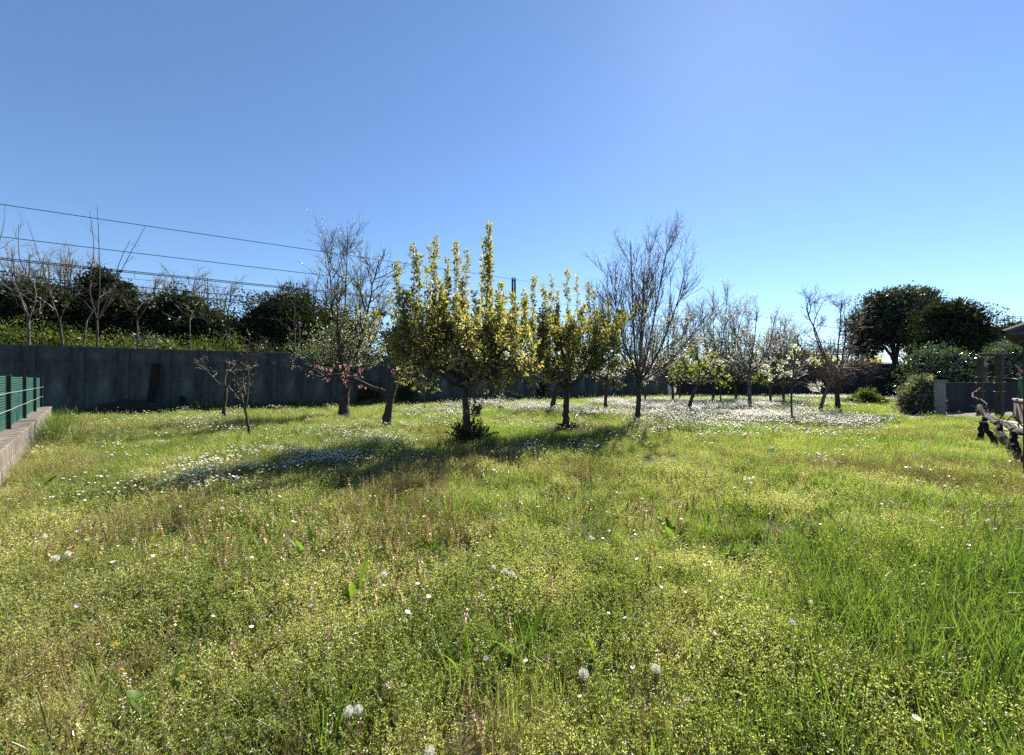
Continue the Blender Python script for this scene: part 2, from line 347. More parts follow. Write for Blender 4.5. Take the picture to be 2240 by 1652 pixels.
# far wall from the corner to the right
FA = CORNER + np.array([.25, -.1, 0]); FB = np.array([35.2, 33.3, 0]); FDv = (FB - FA) / np.linalg.norm(FB - FA); FRZ = math.atan2(FDv[1], FDv[0]); FLEN = np.linalg.norm(FB - FA)
fw = thing('garden_wall', FA, 'dark shaded wall closing the far end of the orchard below the evergreen trees', 'wall')
nseg = 9
for k in range(nseg):
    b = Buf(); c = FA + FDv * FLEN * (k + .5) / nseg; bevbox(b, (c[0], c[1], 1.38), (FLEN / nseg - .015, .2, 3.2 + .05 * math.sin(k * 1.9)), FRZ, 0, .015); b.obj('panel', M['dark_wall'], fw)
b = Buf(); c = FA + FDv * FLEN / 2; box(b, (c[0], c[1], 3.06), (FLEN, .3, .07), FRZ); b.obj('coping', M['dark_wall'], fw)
# return of that wall towards the viewer at its right end
rw = thing('garden_wall', FB, 'dark return wall between the low green bush and the grey shrub', 'wall')
FC = np.array([30.5, 27.0, 0]); c = (FB + FC) / 2; d = FC - FB
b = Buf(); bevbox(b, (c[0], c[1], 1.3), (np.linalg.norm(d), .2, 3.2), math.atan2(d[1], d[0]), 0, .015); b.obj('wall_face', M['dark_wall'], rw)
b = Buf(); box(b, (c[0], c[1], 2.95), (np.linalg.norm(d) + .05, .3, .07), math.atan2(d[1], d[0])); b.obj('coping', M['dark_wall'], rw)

# white board standing at the corner
p = P(1468, 832, 33.5); wb = thing('white_board', (p[0], p[1], 0), 'upright pale board leaning by the far corner of the concrete wall', 'board')
b = Buf(); bevbox(b, (p[0], p[1], .98), (.62, .05, 1.95), .25, 0, .008); b.obj('sheet', M['white_board'], wb)
b = Buf(); box(b, (p[0], p[1] - .045, .5), (.6, .03, .06), .25); b.obj('batten', M['white_board'], wb)

# low wall with green slatted screen on the left
LA = np.array([-7.43, 5.6, 0]); LB = np.array([-18.25, 15.3, 0]); LD = (LB - LA) / np.linalg.norm(LB - LA); LN = np.array([.668, .744, 0]); LRZ = math.atan2(LD[1], LD[0])
L0 = LA - LD * 5.5; LLEN = np.linalg.norm(LB - L0)
lw = thing('low_wall', LB, 'low weathered concrete wall at the left edge under the green screen fence', 'wall')
seg = 1.18; nk = int(round(LLEN / seg)); seg = LLEN / nk
for k in range(nk):
    c = LB - LD * seg * (k + .5) - LN * .17
    for lo, hi, off in ((-.2, .21, 0.0), (.215, .44, .012)):
        b = Buf(); bevbox(b, (c[0] - LN[0] * off, c[1] - LN[1] * off, (lo + hi) / 2), (seg - .006, .34 + .004 * math.sin(k), hi - lo), LRZ, 0, .012); b.obj('block', M['old_concrete'], lw)
    b = Buf(); bevbox(b, (c[0] - LN[0] * .01, c[1] - LN[1] * .01, .478), (seg - .008, .37, .07), LRZ, 0, .014); b.obj('coping_slab', M['old_concrete'], lw)
sf = thing('screen_fence', (LB[0], LB[1], .513), 'green slatted privacy screen on dark posts along the low left wall', 'fence')
posts_d = [15.05, 12.95, 10.65, 8.36, 6.1, 3.9]
def on_fence(y): t = (y - LB[1]) / LD[1]; return LB + LD * t - LN * .24
FT = 1.66
for k, y in enumerate(posts_d):
    q = on_fence(y); b = Buf(); bevbox(b, (q[0], q[1], (.515 + FT) / 2), (.065, .065, FT - .515), LRZ, 0, .006); b.obj('post', M['green_metal'], sf)
    b = Buf(); tubes(b, [[q[0], q[1], FT - .01], [q[0] + .02, q[1], FT + .16]], [.006, .005], 4); b.obj('rod', M['wire'], sf)
for k in range(len(posts_d) - 1):
    a, c = on_fence(posts_d[k]) - LN * .045, on_fence(posts_d[k + 1]) - LN * .045; ln = np.linalg.norm(c - a); ns = 21; hz = (FT - .53) / ns
    for s in range(ns):
        t = np.linspace(0, 1, 9); sag = -.014 * (s / ns) * np.sin(t * np.pi) + R.normal(0, .0008, 9); z0 = .525 + hz * s
        lo = a[None] + (c - a)[None] * t[:, None]; lo[:, 2] = z0 + sag; hi = lo.copy(); hi[:, 2] += hz * .74
        mid = (lo + hi) / 2 + LN * .007
        v = np.stack([lo, mid, hi], 1).reshape(-1, 3); i = np.arange(27).reshape(9, 3)
        f = np.concatenate([np.stack([i[:-1, q], i[1:, q], i[1:, q + 1], i[:-1, q + 1]], -1) for q in (0, 1)])
        b = Buf(); b.add(v, f); b.obj('slat', M['screen'], sf, smooth=True)
    for h in (.36, .68):
        b = Buf(); m_ = (a + c) / 2 + LN * .03; tubes(b, [a + LN * .085 + [0, 0, .52 + h * 1.12 + .012], m_ + [0, 0, .52 + h * 1.12 - .012], c + LN * .085 + [0, 0, .52 + h * 1.12 + .012]], [.005] * 3, 4); b.obj('tie_wire', M['zinc'], sf)
    for t in (.25, .55, .8):
        q = a + (c - a) * t - LN * .012; b = Buf(); box(b, (q[0], q[1], 1.08), (.02, .012, 1.08), LRZ); b.obj('batten', M['net'], sf)

# leaning plank, low dark mound, stub post at the concrete wall
def on_wall(px, off): k = (px - CX) / F; d0 = W0 + WN * off; y = (d0[1] - math.tan(WA) * d0[0]) / (1 - math.tan(WA) * k); return np.array([k * y, y, 0.0])
q0 = on_wall(326, .55); q1 = on_wall(341, .12)
lp = thing('leaning_plank', q0, 'long dark plank leaning against the concrete wall at the left', 'plank')
b = Buf(); d = np.array([q1[0], q1[1], 2.42]) - q0; w = WD * .14; n = nrm(np.cross(d, w)) * .045
v = np.array([q0 + [0, 0, -.1] + s * w + e * n + d * t for t in (0, 1) for s in (-1, 1) for e in (-1, 1)])
b.add(v, [[0, 1, 3, 2], [4, 6, 7, 5], [0, 4, 5, 1], [2, 3, 7, 6], [0, 2, 6, 4], [1, 5, 7, 3]]); b.obj('board', M['black_wood'], lp)
b = Buf(); m = q0 + d * .93 + WN * .07; box(b, m, (.3, .05, .07), WA); b.obj('cleat', M['black_wood'], lp)
def mound(name, label, cat, c, rx, ry, h, rz, mat, seed):
    r = np.random.default_rng(seed); nu, nv = 28, 9; vs = []
    for j in range(nv):
        e = j / (nv - 1) * math.pi / 2
        for i in range(nu):
            a = 2 * math.pi * i / nu; q = 1 + .09 * math.sin(3 * a + seed) + r.normal(0, .035)
            x, y = rx * math.cos(e) * math.cos(a) * q, ry * math.cos(e) * math.sin(a) * q
            vs.append((c[0] + x * math.cos(rz) - y * math.sin(rz), c[1] + x * math.sin(rz) + y * math.cos(rz), -.05 + h * math.sin(e) * (1 + r.normal(0, .04))))
    i = np.arange(nu * nv).reshape(nv, nu); j = np.roll(i, -1, 1); f = np.stack([i[:-1], j[:-1], j[1:], i[1:]], -1).reshape(-1, 4)
    b = Buf(); b.add(vs, f); return tag(b.obj(name, mat, origin=(c[0], c[1], 0)), label, cat)
q = on_wall(283, .9); mound('compost_heap', 'low dark rounded heap at the foot of the concrete wall beside the leaning plank', 'heap', q, 1.35, .7, .72, WA, M['compost'], 3)  # low uneven mound in very dark brown
q = on_wall(399, .2); sp = thing('short_post', q, 'short dark rotten post at the foot of the concrete wall', 'post')
b = Buf(); tubes(b, smooth_path([q + [0, 0, -.1], q + [.03, 0, .3], q + [-.02, 0, .78]], 7), [.14, .13, .125, .12, .12, .11, .09], 8, 0, R, .06, True); b.obj('stake', M['black_wood'], sp)
b = Buf(); tubes(b, [q + [.08, 0, .05], q + [.2, .0, .42]], [.05, .035], 6, 0, R, .05, True); b.obj('splinter', M['black_wood'], sp)

# stump behind the pear
q = G(1043, 917); st = thing('tree_stump', q, 'short dark cut tree stump standing right behind the largest pear tree', 'stump')
b = Buf(); tubes(b, smooth_path([q + [0, 0, -.08], q + [.01, 0, .15], q + [0, 0, .38], q + [.01, 0, .55]], 8), [.2, .18, .17, .165, .17, .17, .165, .17], 11, 0, R, .07); b.obj('bark', M['bark'], st)
b = Buf(); a = np.arange(11) * 2 * math.pi / 11; v = np.vstack([np.stack([np.cos(a) * .17 + q[0] + .01, np.sin(a) * .17 + q[1], np.full(11, .552)], 1), [[q[0], q[1], .56]]]); b.add(v, [[i, (i + 1) % 11, 11] for i in range(11)]); b.obj('cut_face', M['bark_warm'], st)
for k1, k2 in (([.14, 0, .4], [.23, -.03, .48]), ([-.14, 0, .34], [-.22, .02, .38])):
    b = Buf(); tubes(b, [q + k1, q + k2], [.05, .03], 6, 0, None, 0, True); b.obj('knot', M['bark'], st)

# gate pillar, low grey wall, paving, on the right
q = G(2053, 911); gp = thing('gate_pillar', q, 'square pale grey gate pillar with flat cap beside the grey shrub', 'pillar')
b = Buf(); bevbox(b, (q[0], q[1], .7), (.36, .36, 1.6), -.6, 0, .015); b.obj('shaft', M['pillar'], gp)
b = Buf(); bevbox(b, (q[0], q[1], 1.53), (.46, .46, .08), -.6, 0, .02); b.obj('cap', M['pillar'], gp)
PIL = q
gA = np.array([20.2, 18.6, 0]); gB = np.array([29.0, 20.2, 0]); dv = gB - gA; grz = math.atan2(dv[1], dv[0])
gw = thing('low_wall', gA, 'grey rendered garden wall at eye height between the gate pillar and the vine posts', 'wall')
for k in range(4):
    c = gA + dv * (k + .5) / 4; b = Buf(); bevbox(b, (c[0], c[1], .62), (np.linalg.norm(dv) / 4 - .01, .2, 1.66), grz, 0, .012); b.obj('panel', M['render_grey'], gw)
xs = np.linspace(0, 1, 26); ys = np.linspace(0, 1, 12); X, Y = np.meshgrid(xs, ys, indexing='ij')
wx = 16.0 + 11 * X; wy = 15.1 + (wx - 16.0) * .08 + 2.6 * Y + .22 * np.sin(X * 23) * (1 - Y) - .25 * X
i = np.arange(26 * 12).reshape(26, 12); b = Buf(); b.add(np.stack([wx, wy, hump(wx, wy) + .055], -1), np.stack([i[:-1, :-1], i[1:, :-1], i[1:, 1:], i[:-1, 1:]], -1).reshape(-1, 4))
tag(b.obj('path', M['paving'], smooth=True), kind='structure')

# low wall with green net on the right edge
rA = np.array([18.7, 14.4, 0]); rD = np.array([-.707, -.707, 0]); rN = np.array([-.707, .707, 0]); rrz = math.atan2(rD[1], rD[0])
rl = thing('low_wall', rA, 'low concrete wall with pale coping at the right edge behind the vine', 'wall')
for k in range(8):
    c = rA + rD * (1.2 * (k + .5)) - rN * .12
    b = Buf(); bevbox(b, (c[0], c[1], .33), (1.19, .22, .95), rrz, 0, .012); b.obj('block', M['old_concrete'], rl)
    b = Buf(); bevbox(b, (c[0], c[1], .845), (1.19, .29, .08), rrz, 0, .014); b.obj('coping_slab', M['pillar'], rl)
nf = thing('net_fence', (rA[0], rA[1], .89), 'green net fence standing on the low wall at the right edge', 'fence')
for k in range(5):
    q = rA + rD * (2.3 * k + .12) - rN * .12; b = Buf(); bevbox(b, (q[0], q[1], 1.28), (.05, .05, .82), rrz, 0, .006); b.obj('post', M['green_metal'], nf)
    if k < 4:
        q2 = q + rD * 2.3; b = Buf()
        for s in range(34):
            z = .92 + .76 * s / 33; box(b, (*(((q + q2) / 2)[:2] + rN[:2] * .03), z), (2.24, .004, .011), rrz)
        for s in range(64):
            c = q + rD * (.04 + 2.22 * s / 63) + rN * .036; box(b, (c[0], c[1], 1.3), (.011, .004, .78), rrz)
        o = b.obj('net', M['net'], nf); o['kind'] = 'stuff'
xs = np.linspace(0, 1, 20); ys = np.linspace(0, 1, 4); X, Y = np.meshgrid(xs, ys, indexing='ij'); g = rA[None, None] + rD * (X[..., None] * 8) + rN * (Y[..., None] * (.75 + .12 * np.sin(X * 19))[..., None]); g[..., 2] = hump(g[..., 0], g[..., 1]) + .05
i = np.arange(80).reshape(20, 4); b = Buf(); b.add(g.reshape(-1, 3), np.stack([i[:-1, :-1], i[1:, :-1], i[1:, 1:], i[:-1, 1:]], -1).reshape(-1, 4)); tag(b.obj('gravel_strip', M['gravel']), kind='structure')

# vine posts
def vpost(px, py, w, top, label, beam=None):
    q = G(px, py); t = thing('vine_post', q, label, 'post'); b = Buf(); bevbox(b, (q[0], q[1], top / 2 - .1), (w, w, top + .2), .3, 0, .012); b.obj('upright', M['old_wood'], t)
    if beam: b = Buf(); bevbox(b, (q[0] + beam[1], q[1], top + .05), (beam[0], .14, .1), .1, 0, .01); b.obj('crossbeam', M['old_wood'], t)
    for z in (1.1, 1.45):
        b = Buf(); a = np.arange(9) * 2 * math.pi / 8; r = w * .74; tubes(b, np.stack([q[0] + r * np.cos(a), q[1] + r * np.sin(a), np.full(9, z)], 1), [.006] * 9, 4); b.obj('wire_tie', M['zinc'], t)
    return q
v1 = vpost(2144, 914, .17, 2.48, 'square weathered wooden post left of the T shaped vine post')
v2 = vpost(2186, 916, .2, 2.52, 'thick wooden vine post with a short crossbeam on top', (1.3, -.15))

# gnarled vine
vn = thing('grape_vine', (10.86, 8.6, 0), 'gnarled black grape vine with thick cordon at the right edge', 'vine')
cord = smooth_path([(12.6, 10.4, .86), (12.2, 9.95, .62), (11.7, 9.5, .66), (10.9, 8.7, .6), (10.3, 8.05, .64), (9.4, 7.2, .6), (8.6, 6.4, .66), (7.9, 5.6, .6)], 40)
cord += R.normal(0, .008, cord.shape); b = Buf(); tubes(b, cord, np.linspace(.05, .06, 40) * (1 + .18 * np.sin(np.arange(40) * 1.1)), 10, 0, R, .05, True); b.obj('cordon', M['black_wood'], vn)
for (bx, by), (tx, ty) in (((10.8, 8.6), (10.95, 8.95)), ((9.85, 7.6), (10.45, 8.3)), ((8.85, 6.75), (9.3, 7.15)), ((11.2, 9.3), (11.4, 9.3)), ((7.95, 5.75), (8.2, 6.0))):
    pth = smooth_path([(bx, by, -.08), (bx + .3 * (tx - bx) + .03, by + .3 * (ty - by), .22), (bx + .7 * (tx - bx) - .02, by + .7 * (ty - by), .42), (tx, ty, .64)], 12) + R.normal(0, .008, (12, 3))
    b = Buf(); tubes(b, pth, np.linspace(.055, .045, 12) * (1 + .1 * np.sin(np.arange(12) * 2.3)), 9, 0, R, .05); b.obj('trunk', M['black_wood'], vn)
for k in range(14):                                  # spur shoots on the cordon
    b = Buf(); s = cord[R.integers(0, 36)]; tubes(b, grow(R, s, R.normal(0, .6, 3) + [0, 0, .7], R.uniform(.12, .5), 7, .35, .05), [np.linspace(.014, .006, 7)], 5); b.obj('spur', M['twig_brown'], vn)
for pts in ([v1 + [0, 0, 1.25], (13.6, 11.4, 1.1), (12.5, 10.2, 1.0), (12.1, 9.8, .7)], [(12.0, 9.8, .72), (11.5, 9.3, .74), (10.6, 8.4, .72), (9.2, 7.0, .73), (8.1, 5.9, .72)]):
    b = Buf(); pth = smooth_path(pts, 24) + R.normal(0, .012, (24, 3)); tubes(b, pth, np.full(24, .009), 5); b.obj('cane', M['twig_brown'], vn)
# twisted cane strung between the posts
b = Buf(); q = v2 + [.2, -.1, 0]; pth = smooth_path([v1 + [-.35, -.1, 1.66], v1 + [.1, -.1, 1.72], q + [-.25, 0, 1.66], q + [.25, 0, 1.62], (17.2, 13.0, 1.62), (15.0, 11.4, 1.82), (11.5, 8.8, 1.95)], 40) + R.normal(0, .018, (40, 3))
tubes(b, pth, np.full(40, .016), 5); tag(b.obj('vine_cane', M['twig_pale'], origin=tuple(v1)), 'pale twisted vine cane strung between the wooden posts on the right', 'cane')

# small garden shelter at the right edge: only its roof corner and a post show
gz = thing('garden_shelter', (8.9, 5.6, 0), 'wooden garden shelter with dark tiled hip roof cut by the right edge', 'shelter')
e1, e2, ez, S_ = np.array([.82, .572, 0]), np.array([.572, -.82, 0]), 2.24, 2.6
GC = np.array([7.6, 5.97, 0])
def gpt(u, v, z): return GC + e1 * u + e2 * v + np.array([0, 0, z])
grz2 = math.atan2(e1[1], e1[0])
for (u, v) in ((.28, .23), (S_ - .3, .16), (S_ - .3, S_ - .3), (.28, S_ - .3)):
    b = Buf(); bevbox(b, gpt(u, v, 1.06), (.11, .11, 2.3), grz2, 0, .01); b.obj('post', M['old_wood'], gz)
for v, z in ((.16, 2.15), (S_ - .3, 2.15), (.22, 2.03)):
    b = Buf(); bevbox(b, gpt(S_ / 2, v, z), (S_ - .2, .07, .08), grz2, 0, .008); b.obj('beam', M['old_wood'], gz)
for u in (.2, S_ - .3):
    b = Buf(); bevbox(b, gpt(u, S_ / 2, 2.16), (.07, S_ - .2, .08), grz2, 0, .008); b.obj('beam', M['old_wood'], gz)
apex = gpt(S_ / 2, S_ / 2, 2.95); cs = [gpt(0, 0, ez), gpt(0, S_, ez), gpt(S_, S_, ez), gpt(S_, 0, ez)]
for s in range(4):
    a, c = cs[s], cs[(s + 1) % 4]
    for r_ in range(9):                               # rows of tiles, each row proud of the one below
        t0, t1 = r_ / 9, (r_ + 1.15) / 9; t1 = min(t1, .995)
        q = np.array([a + (apex - a) * t0, c + (apex - c) * t0, c + (apex - c) * t1, a + (apex - a) * t1])
        v = np.vstack([q + [0, 0, .03], q]); v[2:4, 2] -= .03; v[6:8, 2] -= .03
        b = Buf(); b.add(v, [[0, 1, 2, 3], [7, 6, 5, 4], [0, 4, 5, 1], [1, 5, 6, 2], [2, 6, 7, 3], [3, 7, 4, 0]]); b.obj('tile_row', M['tile'], gz)
    b = Buf(); tubes(b, np.array([a, apex]) + [0, 0, .04], [.05, .05], 8); b.obj('hip_ridge', M['tile'], gz)

# house with roof terrace far right
hd = 46.0
def HX(px): return (px - CX) / F * hd
def HZ(py): return EYE + (HY - py) / F * hd
hs = thing('house', (HX(2240), hd + 4, 0), 'flat roofed house with railed roof terrace at the far right edge', 'house')
x0 = HX(2172); zr = HZ(742)
b = Buf(); bevbox(b, (x0 + 7, hd + 5, zr / 2), (14, 10, zr), 0, 0, .05); b.obj('wall', M['plaster'], hs)
b = Buf(); bevbox(b, (x0 + 6.8, hd + 4.8, zr + .16), (15.2, 11, .3), 0, 0, .05); rf = b.obj('roof', M['tile'], hs)
px0 = HX(2195); zt = HZ(716)
b = Buf(); bevbox(b, (px0 + 5, hd + 5, (zr + .3 + zt) / 2), (10, 7, zt - zr - .3), 0, 0, .04); b.obj('penthouse', M['brick_red'], hs)
b = Buf(); bevbox(b, (px0 + 4.9, hd + 4.9, zt + .13), (10.4, 7.4, .26), 0, 0, .04); b.obj('terrace_slab', M['dark_wall'], hs)
rl_ = empty('railing', (0, 0, 0), 0, hs)
for k in range(10):
    x = px0 - .2 + k * 1.0; b = Buf(); box(b, (x, hd + 1.3, zt + .26 + .6), (.05, .05, 1.2)); b.obj('baluster', M['wire'], rl_)
for z in (.5, .95, 1.2):
    b = Buf(); box(b, (px0 + 4.5, hd + 1.3, zt + .26 + z), (9.6, .045, .045)); b.obj('rail', M['wire'], rl_)
for k in range(3):
    b = Buf(); x = x0 + 2.2 + 3.6 * k; bevbox(b, (x, hd - .02, zr - 1.9), (1.3, .1, 1.5), 0, 0, .02); w = b.obj('window', M['white_board'], hs)
    b = Buf(); box(b, (x, hd - .08, zr - 1.9), (1.1, .02, 1.3)); b.obj('pane', M['glass_dark'], w)

# ------------------------------------------------------------------ railway: wires and masts
RY0 = 38.05; RT = math.tan(WA)
def rail(px, py=None, z=None):
    k = (px - CX) / F; y = RY0 / (1 - RT * k); return np.array([k * y, y, z if z is not None else EYE + (HY - py) / F * y])
def span(z, sag=0.0, n=40, dz=0.0, r=.02):
    a, c = rail(-420, z=z), rail(2060, z=z); t = np.linspace(0, 1, n); p = a + (c - a) * t[:, None]; p[:, 2] += dz
    if sag: p[:, 2] -= sag * np.sin(np.mod(t * 3.0 + .35, 1) * math.pi)
    b = Buf(); tubes(b, p, np.full(n, r), 5); return b, a
for z, lab in ((11.55, 'topmost thin overhead wire crossing the blue sky at the left'), (9.73, 'second thin overhead wire below the topmost one at the left')):
    b, a = span(z, .12, r=.022); tag(b.obj('overhead_wire', M['wire'], origin=tuple(a)), lab, 'wire', 'wires above the railway')
for zs, lab in (((8.5, 8.36, 7.98), 'upper railway overhead line of paired wires with droppers crossing above the dark trees'), ((7.55, 7.16, 7.05), 'lower railway overhead line of paired wires in front of the dark trees')):
    ol = thing('overhead_line', rail(0, z=0), lab, 'overhead line', 'wires above the railway')
    for z in zs: b, a = span(z, .08 if z == zs[0] else .03, r=.026 if z != 7.98 else .012); b.obj('cable', M['wire'], ol)
    for k in range(9):
        q = rail(-60 + k * 118, z=0); b = Buf(); tubes(b, [q + [0, 0, zs[0]], q + [0, 0, zs[2]]], [.012, .012], 4); b.obj('dropper', M['wire'], ol)
def mast(px, top, label, twin=.28):
    q = rail(px, z=0); q = q + np.array([-WN[0], -WN[1], 0]) * .3; t = thing('railway_mast', q, label, 'mast', 'masts along the railway')
    for s in (-1, 1):
        b = Buf(); c = q + WD * twin * s / 2; box(b, (c[0], c[1], top / 2), (.13, .16, top), WA); b.obj('flange', M['wire'], t)
    for k in range(int(top / .9)):
        b = Buf(); a = q + WD * twin / 2 * (1 if k % 2 else -1); c = q - WD * twin / 2 * (1 if k % 2 else -1); tubes(b, [a + [0, 0, .3 + k * .9], c + [0, 0, 1.1 + k * .9]], [.02, .02], 4); b.obj('lacing', M['wire'], t)
    b = Buf(); box(b, (q[0] + WN[0] * .8, q[1] + WN[1] * .8, top - 3.3), (.07, 2.6, .07), WA); b.obj('arm', M['wire'], t)
mast(1127, 11.75, 'dark twin beam railway mast rising between the two pear crowns')
mast(1747, 9.6, 'slim distant twin railway mast above the far wall on the right', .8)

# ------------------------------------------------------------------ trees
def limb(b, pts, r0, r1, n=14, sides=8, rng=None, rough=.06, wob=.01):
    p = smooth_path(pts, n)
    if rng is not None: p[1:] += rng.normal(0, wob, (n - 1, 3))
    r = np.linspace(r0, r1, n); tubes(b, p, r, sides, 0, rng, rough); return p, r
def trunk_base(b, pts, r0, r1, rng, n=16, sides=12):
    """trunk with a flared foot"""
    p = smooth_path(pts, n); p[2:] += rng.normal(0, r0 * .06, (n - 2, 3)); r = np.linspace(r0, r1, n); h = np.linalg.norm(p - p[0], axis=1)
    r = r * (1 + .55 * np.exp(-h / (r0 * 1.8))); tubes(b, p, r, sides, 0, rng, .07); return p, r
def branch_levels(rng, b, roots, specs):
    """roots: list of (path, radius array); specs: per level dict(n, t, ang, L, S, wander, up, r, sides). Returns the paths of every level"""
    cur = [(np.asarray(p)[None], np.asarray(r)[None]) for p, r in roots]; levels = []
    for sp in specs:
        nxtP, nxtR = [], []
        for paths, rad in cur:
            N = len(paths); k = sp['n']; t = rng.uniform(*sp['t'], (N, k)); pos, tan = along(paths, t)
            pos = pos.reshape(-1, 3); tan = tan.reshape(-1, 3); d = spread_dirs(rng, tan, rng.uniform(*sp['ang'], len(pos)))
            if sp.get('flat'): d[:, 2] *= sp['flat']; d = nrm(d)
            if sp.get('lift'): d = nrm(d + np.array([0, 0, sp['lift']]))
            L = rng.uniform(*sp['L'], len(pos)) * (1 - sp.get('taper', .35) * t.ravel())
            pp = grow(rng, pos, d, L, sp['S'], sp['wander'], sp['up']); i = np.clip((t * (rad.shape[1] - 1)).astype(int), 0, rad.shape[1] - 1)
            r0 = np.minimum(rad[np.arange(N)[:, None], i].ravel() * .7, sp['r']); rr = r0[:, None] * np.linspace(1, sp.get('tip', .35), sp['S'])[None]
            nxtP.append(pp); nxtR.append(rr)
        # keep one array for each segment count
        P_, R_ = np.concatenate(nxtP), np.concatenate(nxtR); tubes(b, P_, R_, sp.get('sides', 4)); cur = [(P_, R_)]; levels.append(P_)
    return levels
def on_twigs(rng, paths, per, t=(0.1, 1.0)):
    tt = rng.uniform(*t, (len(paths), per)); p, d = along(paths, tt); return p.reshape(-1, 3), d.reshape(-1, 3)
def tree(name, base, label, group=None): return thing(name, (base[0], base[1], 0), label, 'tree', group)

def pear(base, d, label, forks, shoots_at, trunk_pts, r0, R_c, n_sh, zr, seed, dens, clump=True, leafsz=1.0):
    rng = np.random.default_rng(seed); t = tree('pear_tree', base, label); bt, bw, bl, bc = Buf(), Buf(), Buf(), Buf()
    tp, tr_ = trunk_base(bt, trunk_pts, r0, r0 * .72, rng); fork = tp[-1]; roots = []
    for f in forks:
        p, r = limb(bt, [fork - [0, 0, .1]] + f, r0 * .62, r0 * .2, 16, 9, rng, .08, .018); roots.append((p, r))
    bt.obj('trunk', M['bark'], t, smooth=True)
    sec = branch_levels(rng, bw, roots, [dict(n=11, t=(.25, 1), ang=(.5, 1.3), L=(.5, 1.35), S=8, wander=.13, up=.03, r=.026, sides=5)])[0]
    # upright shoots from the scaffold
    allp = np.concatenate([p for p, _ in roots] + [sec.reshape(-1, 3)])
    starts, tops = [], []
    for top in shoots_at:
        q = allp[np.argmin(((allp[:, :2] - top[:2]) ** 2).sum(1) + .05 * (allp[:, 2] - zr[0]) ** 2)]; starts.append(q); tops.append(top)
    for k in range(n_sh):
        q = allp[rng.integers(len(allp))]; rad = np.hypot(q[0] - base[0], q[1] - base[1]); top = q + [rng.normal(0, .15), rng.normal(0, .15), 0]
        top[2] = rng.uniform(zr[0], zr[1]) - .28 * (rad / R_c) ** 2 * (zr[1] - zr[0]); top[2] = max(top[2], q[2] + .25); starts.append(q); tops.append(top)
    starts, tops = np.array(starts), np.array(tops); s = np.linspace(0, 1, 9)[None, :, None]; w = rng.normal(0, .02, (len(starts), 9, 3)); w[:, 0] = 0
    sh = starts[:, None] + (tops - starts)[:, None] * s + w; sh[:, :, :2] += (starts - tops)[:, None, :2] * (s * (1 - s)) * .6
    tubes(bw, sh, np.linspace(.013, .004, 9)[None] * np.ones((len(sh), 1)), 4)
    spur = branch_levels(rng, bw, [(x, np.linspace(.012, .004, 9)) for x in sh], [dict(n=7, t=(.05, .95), ang=(.6, 1.3), L=(.06, .22), S=4, wander=.2, up=.1, r=.005, sides=3)])[0]
    low = branch_levels(rng, bw, [(x, np.linspace(.02, .008, 8)) for x in sec], [dict(n=9, t=(.1, 1), ang=(.5, 1.4), L=(.15, .6), S=5, wander=.2, up=.03, r=.008, sides=3)])[0]
    bw.obj('twigs', M['twig'], t)
    # leaves: whorled plumes on the shoots, clusters on spurs and low twigs
    L = np.linalg.norm(tops - starts, axis=1); P_, D_ = [], []
    for x, ln in zip(sh, L):
        n = int(125 * ln * dens * rng.uniform(.5, 1.25)); tt = rng.uniform(.22, 1, n) ** .75; p, tn = along(x[None], tt[None]); P_.append(p[0]); D_.append(spread_dirs(rng, tn[0], rng.uniform(.5, 1.4, n)) + [0, 0, .1])
    for pth, per, tr in ((spur, int(11 * dens), (.1, 1)), (low, int(10 * dens), (.35, 1)), (sec, int(9 * dens), (.4, 1))):
        p, tn = on_twigs(rng, pth, max(1, per), tr); P_.append(p); D_.append(spread_dirs(rng, tn, rng.uniform(.4, 1.5, len(p))) + [0, 0, -.05])
    p, dd = np.concatenate(P_), np.concatenate(D_); n = len(p); ln = rng.uniform(.05, .1, n) * leafsz
    leaves(bl, rng, p + nrm(dd) * rng.uniform(.015, .06, (n, 1)), dd, ln, ln * rng.uniform(.48, .62, n), 0, .22, True, .12); o = bl.obj('crown', M['pear_leaf'], t)
    # a few late white blossom trusses
    p, tn = on_twigs(rng, low[::5], 1); florets(bc, rng, np.repeat(p, 5, 0) + rng.normal(0, .03, (len(p) * 5, 3)), rng.normal(size=(len(p) * 5, 3)), .018, 0); bc.obj('blossom', M['white_petal'], t)
    if clump:                                          # suckers and ivy round the foot
        bs = Buf(); q0 = np.array([base[0], base[1], 0.0]); n = 150; a = rng.uniform(0, 2 * np.pi, n); st = q0 + np.stack([np.cos(a) * r0 * 1.3, np.sin(a) * r0 * 1.3, np.zeros(n)], 1)
        dirs = np.stack([np.cos(a) * .5, np.sin(a) * .5, np.ones(n)], 1); pp = grow(rng, st, dirs, rng.uniform(.3, .7, n) * clump, 6, .25, .02); tubes(bs, pp, np.full((n, 6), .006), 4, 0)
        p, tn = on_twigs(rng, pp, 22); leaves(bs, rng, p, spread_dirs(rng, tn, rng.uniform(.4, 1.5, len(p))), rng.uniform(.03, .07, len(p)), rng.uniform(.025, .05, len(p)), 1); bs.obj('suckers', [M['twig'], M['dark_leaf']], t)
    return t

